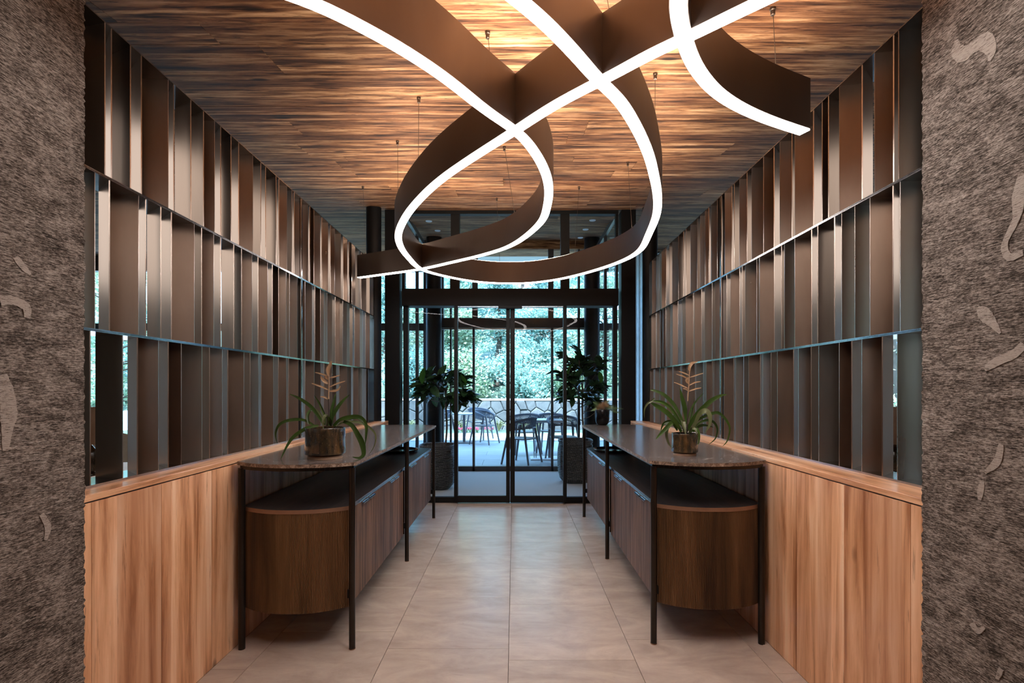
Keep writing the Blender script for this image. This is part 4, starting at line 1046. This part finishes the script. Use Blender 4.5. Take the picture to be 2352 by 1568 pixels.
place_chair(1100, 12.66, 2.7, 'grey rope-backed patio chair partly behind the side-on chair, on the white path', .012)
place_chair(1014, 11.8, -2.1, 'grey rope-backed patio chair left of the round table, behind the left plant')
place_chair(1199, 8.65, -2.05, 'grey rope-backed patio chair just right of the centre door stiles')
place_chair(1206, 10.0, -2.9, 'grey rope-backed patio chair behind the one nearest the centre stiles')
place_chair(1268, 10.2, 2.9, 'grey rope-backed patio chair behind the white table, half hidden by door stile')
place_chair(1294, 8.9, .15, 'grey rope-backed patio chair seen from behind, by the right planter')
def table(px, D, label, rnd):
    x = (px-VX)*D/F; t = thing('patio_table', label, 'table', (x, D, -.01)); z0 = -.01
    b = MB(); b.smooth = rnd
    if rnd: b.lathe([(.36, .69), (.375, .693), (.375, .712), (.36, .715)], (x, D, z0), 40)
    else: b.bbox(x-.34, x+.34, D-.32, D+.32, z0+.69, z0+.735, .004)
    build('tabletop', b, M['white'], t)
    b = MB(); b.smooth = True
    if rnd: b.lathe([(.035, .012), (.035, .69)], (x, D, z0), 20)
    else:
        for dx in (-.035, .0): b.tube([(x-.15+dx, D, z0+.02), (x-.15+dx-.02, D, z0+.69)], .008, 8)
        b.tube([(x+.1, D, z0+.02), (x+.1, D, z0+.69)], .03, 12)
    build('pedestal', b, M['alu'], t)
    b = MB(); b.bbox(x-.26, x+.26, D-.22, D+.22, z0, z0+.02, .003); build('base_plate', b, M['white' if not rnd else 'alu'], t)
    return t
table(1066, 12.0, 'round pale patio table with central post, left of the doors centre', True)
table(1250, 9.2, 'square white patio table with thin posts, right of the doors centre', False)
# trees behind the wall
def tree(x, y_, z0, h_, rx, rz_, n, mat, label, seed, conic=False, sz=.10):
    rr = random.Random(seed); t = thing('tree', label, 'tree', (x, y_, z0))
    b = MB(); b.smooth = True; b.tube([(x, y_, z0-.2), (x+rr.uniform(-.2, .2), y_, z0+h_*.5), (x, y_, z0+h_)], [.14, .09, .02], 8)
    tips = []
    for i in range(46):
        zf = rr.uniform(.06, .97); a = rr.uniform(0, 2*PI)
        rad = rx*((1-zf*.85) if conic else math.sqrt(max(.1, 1-(2*zf-1)**2)))*rr.uniform(.6, 1)
        s_ = Vector((x, y_, z0+h_*zf)); e_ = s_+Vector((rad*math.cos(a), rad*math.sin(a), rr.uniform(-.1, .45)*rad)); b.tube([s_, (s_+e_)/2+Vector((0, 0, .08)), e_], [.03, .018, .006], 5); tips.append((s_, e_))
    build('trunk', b, M['bark'], t)
    b = MB()
    for i in range(n):
        s_, e_ = tips[rr.randrange(46)]; u = rr.random()**.6; p = s_.lerp(e_, .15+.9*u)+Vector((rr.gauss(0, .17), rr.gauss(0, .17), rr.gauss(0, .15)))
        d = ((e_-s_).normalized()+Vector((rr.gauss(0, .5), rr.gauss(0, .5), rr.gauss(0, .5)))).normalized()
        sd = d.cross(Vector((rr.gauss(0, 1), rr.gauss(0, 1), rr.gauss(0, 1)))).normalized(); l = sz*rr.uniform(.6, 1.5)
        b.add([p-sd*l*.22, p+d*l*.5-sd*l*.02+sd*l*.3, p+d*l, p+d*l*.45-sd*l*.3], [(0, 1, 2, 3)])
    o = build('foliage', b, M[mat], t); o['kind'] = 'stuff'
tree(-2.9, 18.5, .9, 4.2, 1.7, 1, 9000, 'needle2', 'leafy green tree beyond the stone wall, far left of the doors', 51, sz=.11)
tree(-.75, 19.5, 1.0, 5.2, 1.9, 1, 13000, 'needle', 'blue-green spruce beyond the stone wall, left of the centre stiles', 52, True, .12)
tree(1.3, 18.8, .9, 5.4, 2.0, 1, 15000, 'needle', 'blue-green spruce beyond the stone wall, right of the centre stiles', 53, True, .12)
tree(3.5, 19.5, 1.0, 4.8, 1.8, 1, 9000, 'needle2', 'leafy green tree beyond the stone wall, far right of the doors', 54, sz=.11)
tree(-5.2, 20.5, 1.2, 5.5, 1.9, 1, 9000, 'needle', 'tall spruce seen through the gap left of the door wall', 55, True, .13)
tree(-2.4, 25, 2.2, 7.5, 2.6, 1, 9000, 'needle', 'tall distant spruce behind the far left leafy tree', 56, True, .17)
tree(.6, 25, 2.2, 8.5, 2.8, 1, 11000, 'needle2', 'tall distant leafy tree rising behind the two spruces', 57, False, .18)
tree(3.9, 26, 2.4, 8.0, 2.6, 1, 9000, 'needle', 'tall distant spruce behind the far right leafy tree', 58, True, .17)
tree(6.2, 21, 1.3, 6.0, 2.2, 1, 8000, 'needle2', 'leafy tree outside the right dining room windows', 59, False, .14)
for k, (x_, d_) in enumerate(((-3.6, 'far left'), (-1.9, 'left'), (.35, 'centre right'), (2.4, 'far right'))):
    tree(x_, 17.2, .55, 1.9, 1.15, 1, 5200, 'needle2' if k % 2 else 'needle', 'low bushy shrub just behind the stone wall, %s through the doors' % d_, 70+k, False, .10)
tree(-13.4, 16.6, .2, 6.0, 2.6, 1, 8000, 'needle2', 'leafy tree far outside the left dining room, seen between near blades', 61, False, .16)
tree(-17.5, 21.5, .2, 8.0, 3.2, 1, 8000, 'needle', 'spruce far outside the left dining room, seen between near blades', 62, True, .18)
tree(12.6, 16.4, .2, 6.0, 2.6, 1, 8000, 'needle2', 'leafy tree far outside the right dining room, seen between near blades', 63, False, .16)
tree(-7.6, 23, 1.6, 7.0, 2.6, 1, 8000, 'needle2', 'leafy tree outside the left dining room windows', 60, False, .16)

# ================================================================== THINGS GLIMPSED THROUGH THE SCREENS
M['shade'] = leafmat('tan_lamp_shade', (.42, .27, .18), (.52, .35, .24), .8, .3)
M['uphol'] = plain('taupe_upholstery', (.28, .25, .21), .85)
M['oak'] = plain('oak_table_top', (.45, .27, .15), .4)
def room_table(x, y_, label):
    t = thing('dining_table', label, 'table', (x, y_, 0))
    b = MB(); b.bbox(x-.45, x+.45, y_-.45, y_+.45, .72, .75, .003); build('tabletop', b, M['oak'], t)
    for sx in (-1, 1):
        for sy in (-1, 1):
            b = MB(); b.box(x+sx*.38-.025, x+sx*.38+.025, y_+sy*.38-.025, y_+sy*.38+.025, 0, .72); build('leg', b, M['black'], t)
def room_lamp(x, y_, z0, label):
    t = thing('table_lamp', label, 'lamp', (x, y_, z0))
    b = MB(); b.smooth = True; b.lathe([(.05, 0), (.055, .01), (.03, .03), (.045, .09), (.03, .16), (.008, .19)], (x, y_, z0), 24); build('base', b, M['glaze'], t)
    b = MB(); b.smooth = True; b.lathe([(.13, .20), (.075, .42), (.073, .42), (.128, .20)], (x, y_, z0), 32, False); build('lamp_shade', b, M['shade'], t)
    b = MB(); b.lathe([(.006, .18), (.006, .40)], (x, y_, z0), 8); build('stem', b, M['chrome'], t)
def room_chair(x, y_, rz, label):
    t = thing('upholstered_chair', label, 'chair', (0, 0, 0))
    b = MB(); b.bbox(-.25, .25, -.25, .25, .38, .47, .02); build('seat', b, M['uphol'], t)
    b = MB(); b.smooth = True
    n = 14; vs = []; fs = []
    for k in range(n+1):
        a = -1.25+2.5*k/n
        for r_, z_ in ((.24, .47), (.29, .47), (.31, .84-.12*abs(a)/1.25), (.26, .86-.12*abs(a)/1.25)): vs.append((r_*math.sin(a), r_*math.cos(a)-.02, z_))
    for k in range(n):
        for q in range(4): a = 4*k+q; c_ = 4*k+(q+1) % 4; fs.append((a, c_, c_+4, a+4))
    fs += [(3, 2, 1, 0), (4*n, 4*n+1, 4*n+2, 4*n+3)]
    b.add(vs, fs); build('backrest', b, M['uphol'], t)
    for sx in (-1, 1):
        for sy in (-1, 1):
            b = MB(); b.tube([(sx*.25, sy*.25, 0), (sx*.2, sy*.2, .39)], .014, 6); build('leg', b, M['black'], t)
    t.location = (x, y_, 0); t.rotation_euler = (0, 0, rz)
room_table(-2.75, 3.15, 'oak dining table glimpsed through the near left blades')
room_lamp(-2.60, 3.03, .75, 'tan-shaded table lamp glimpsed through the nearest gap of the left screen')
room_chair(-3.62, 4.55, .6, 'taupe upholstered chair glimpsed through the second wide gap of the left screen')
room_table(2.55, 3.2, 'oak dining table glimpsed through the near right blades')
room_lamp(2.36, 3.06, .75, 'tan-shaded table lamp glimpsed through the nearest gap of the right screen')
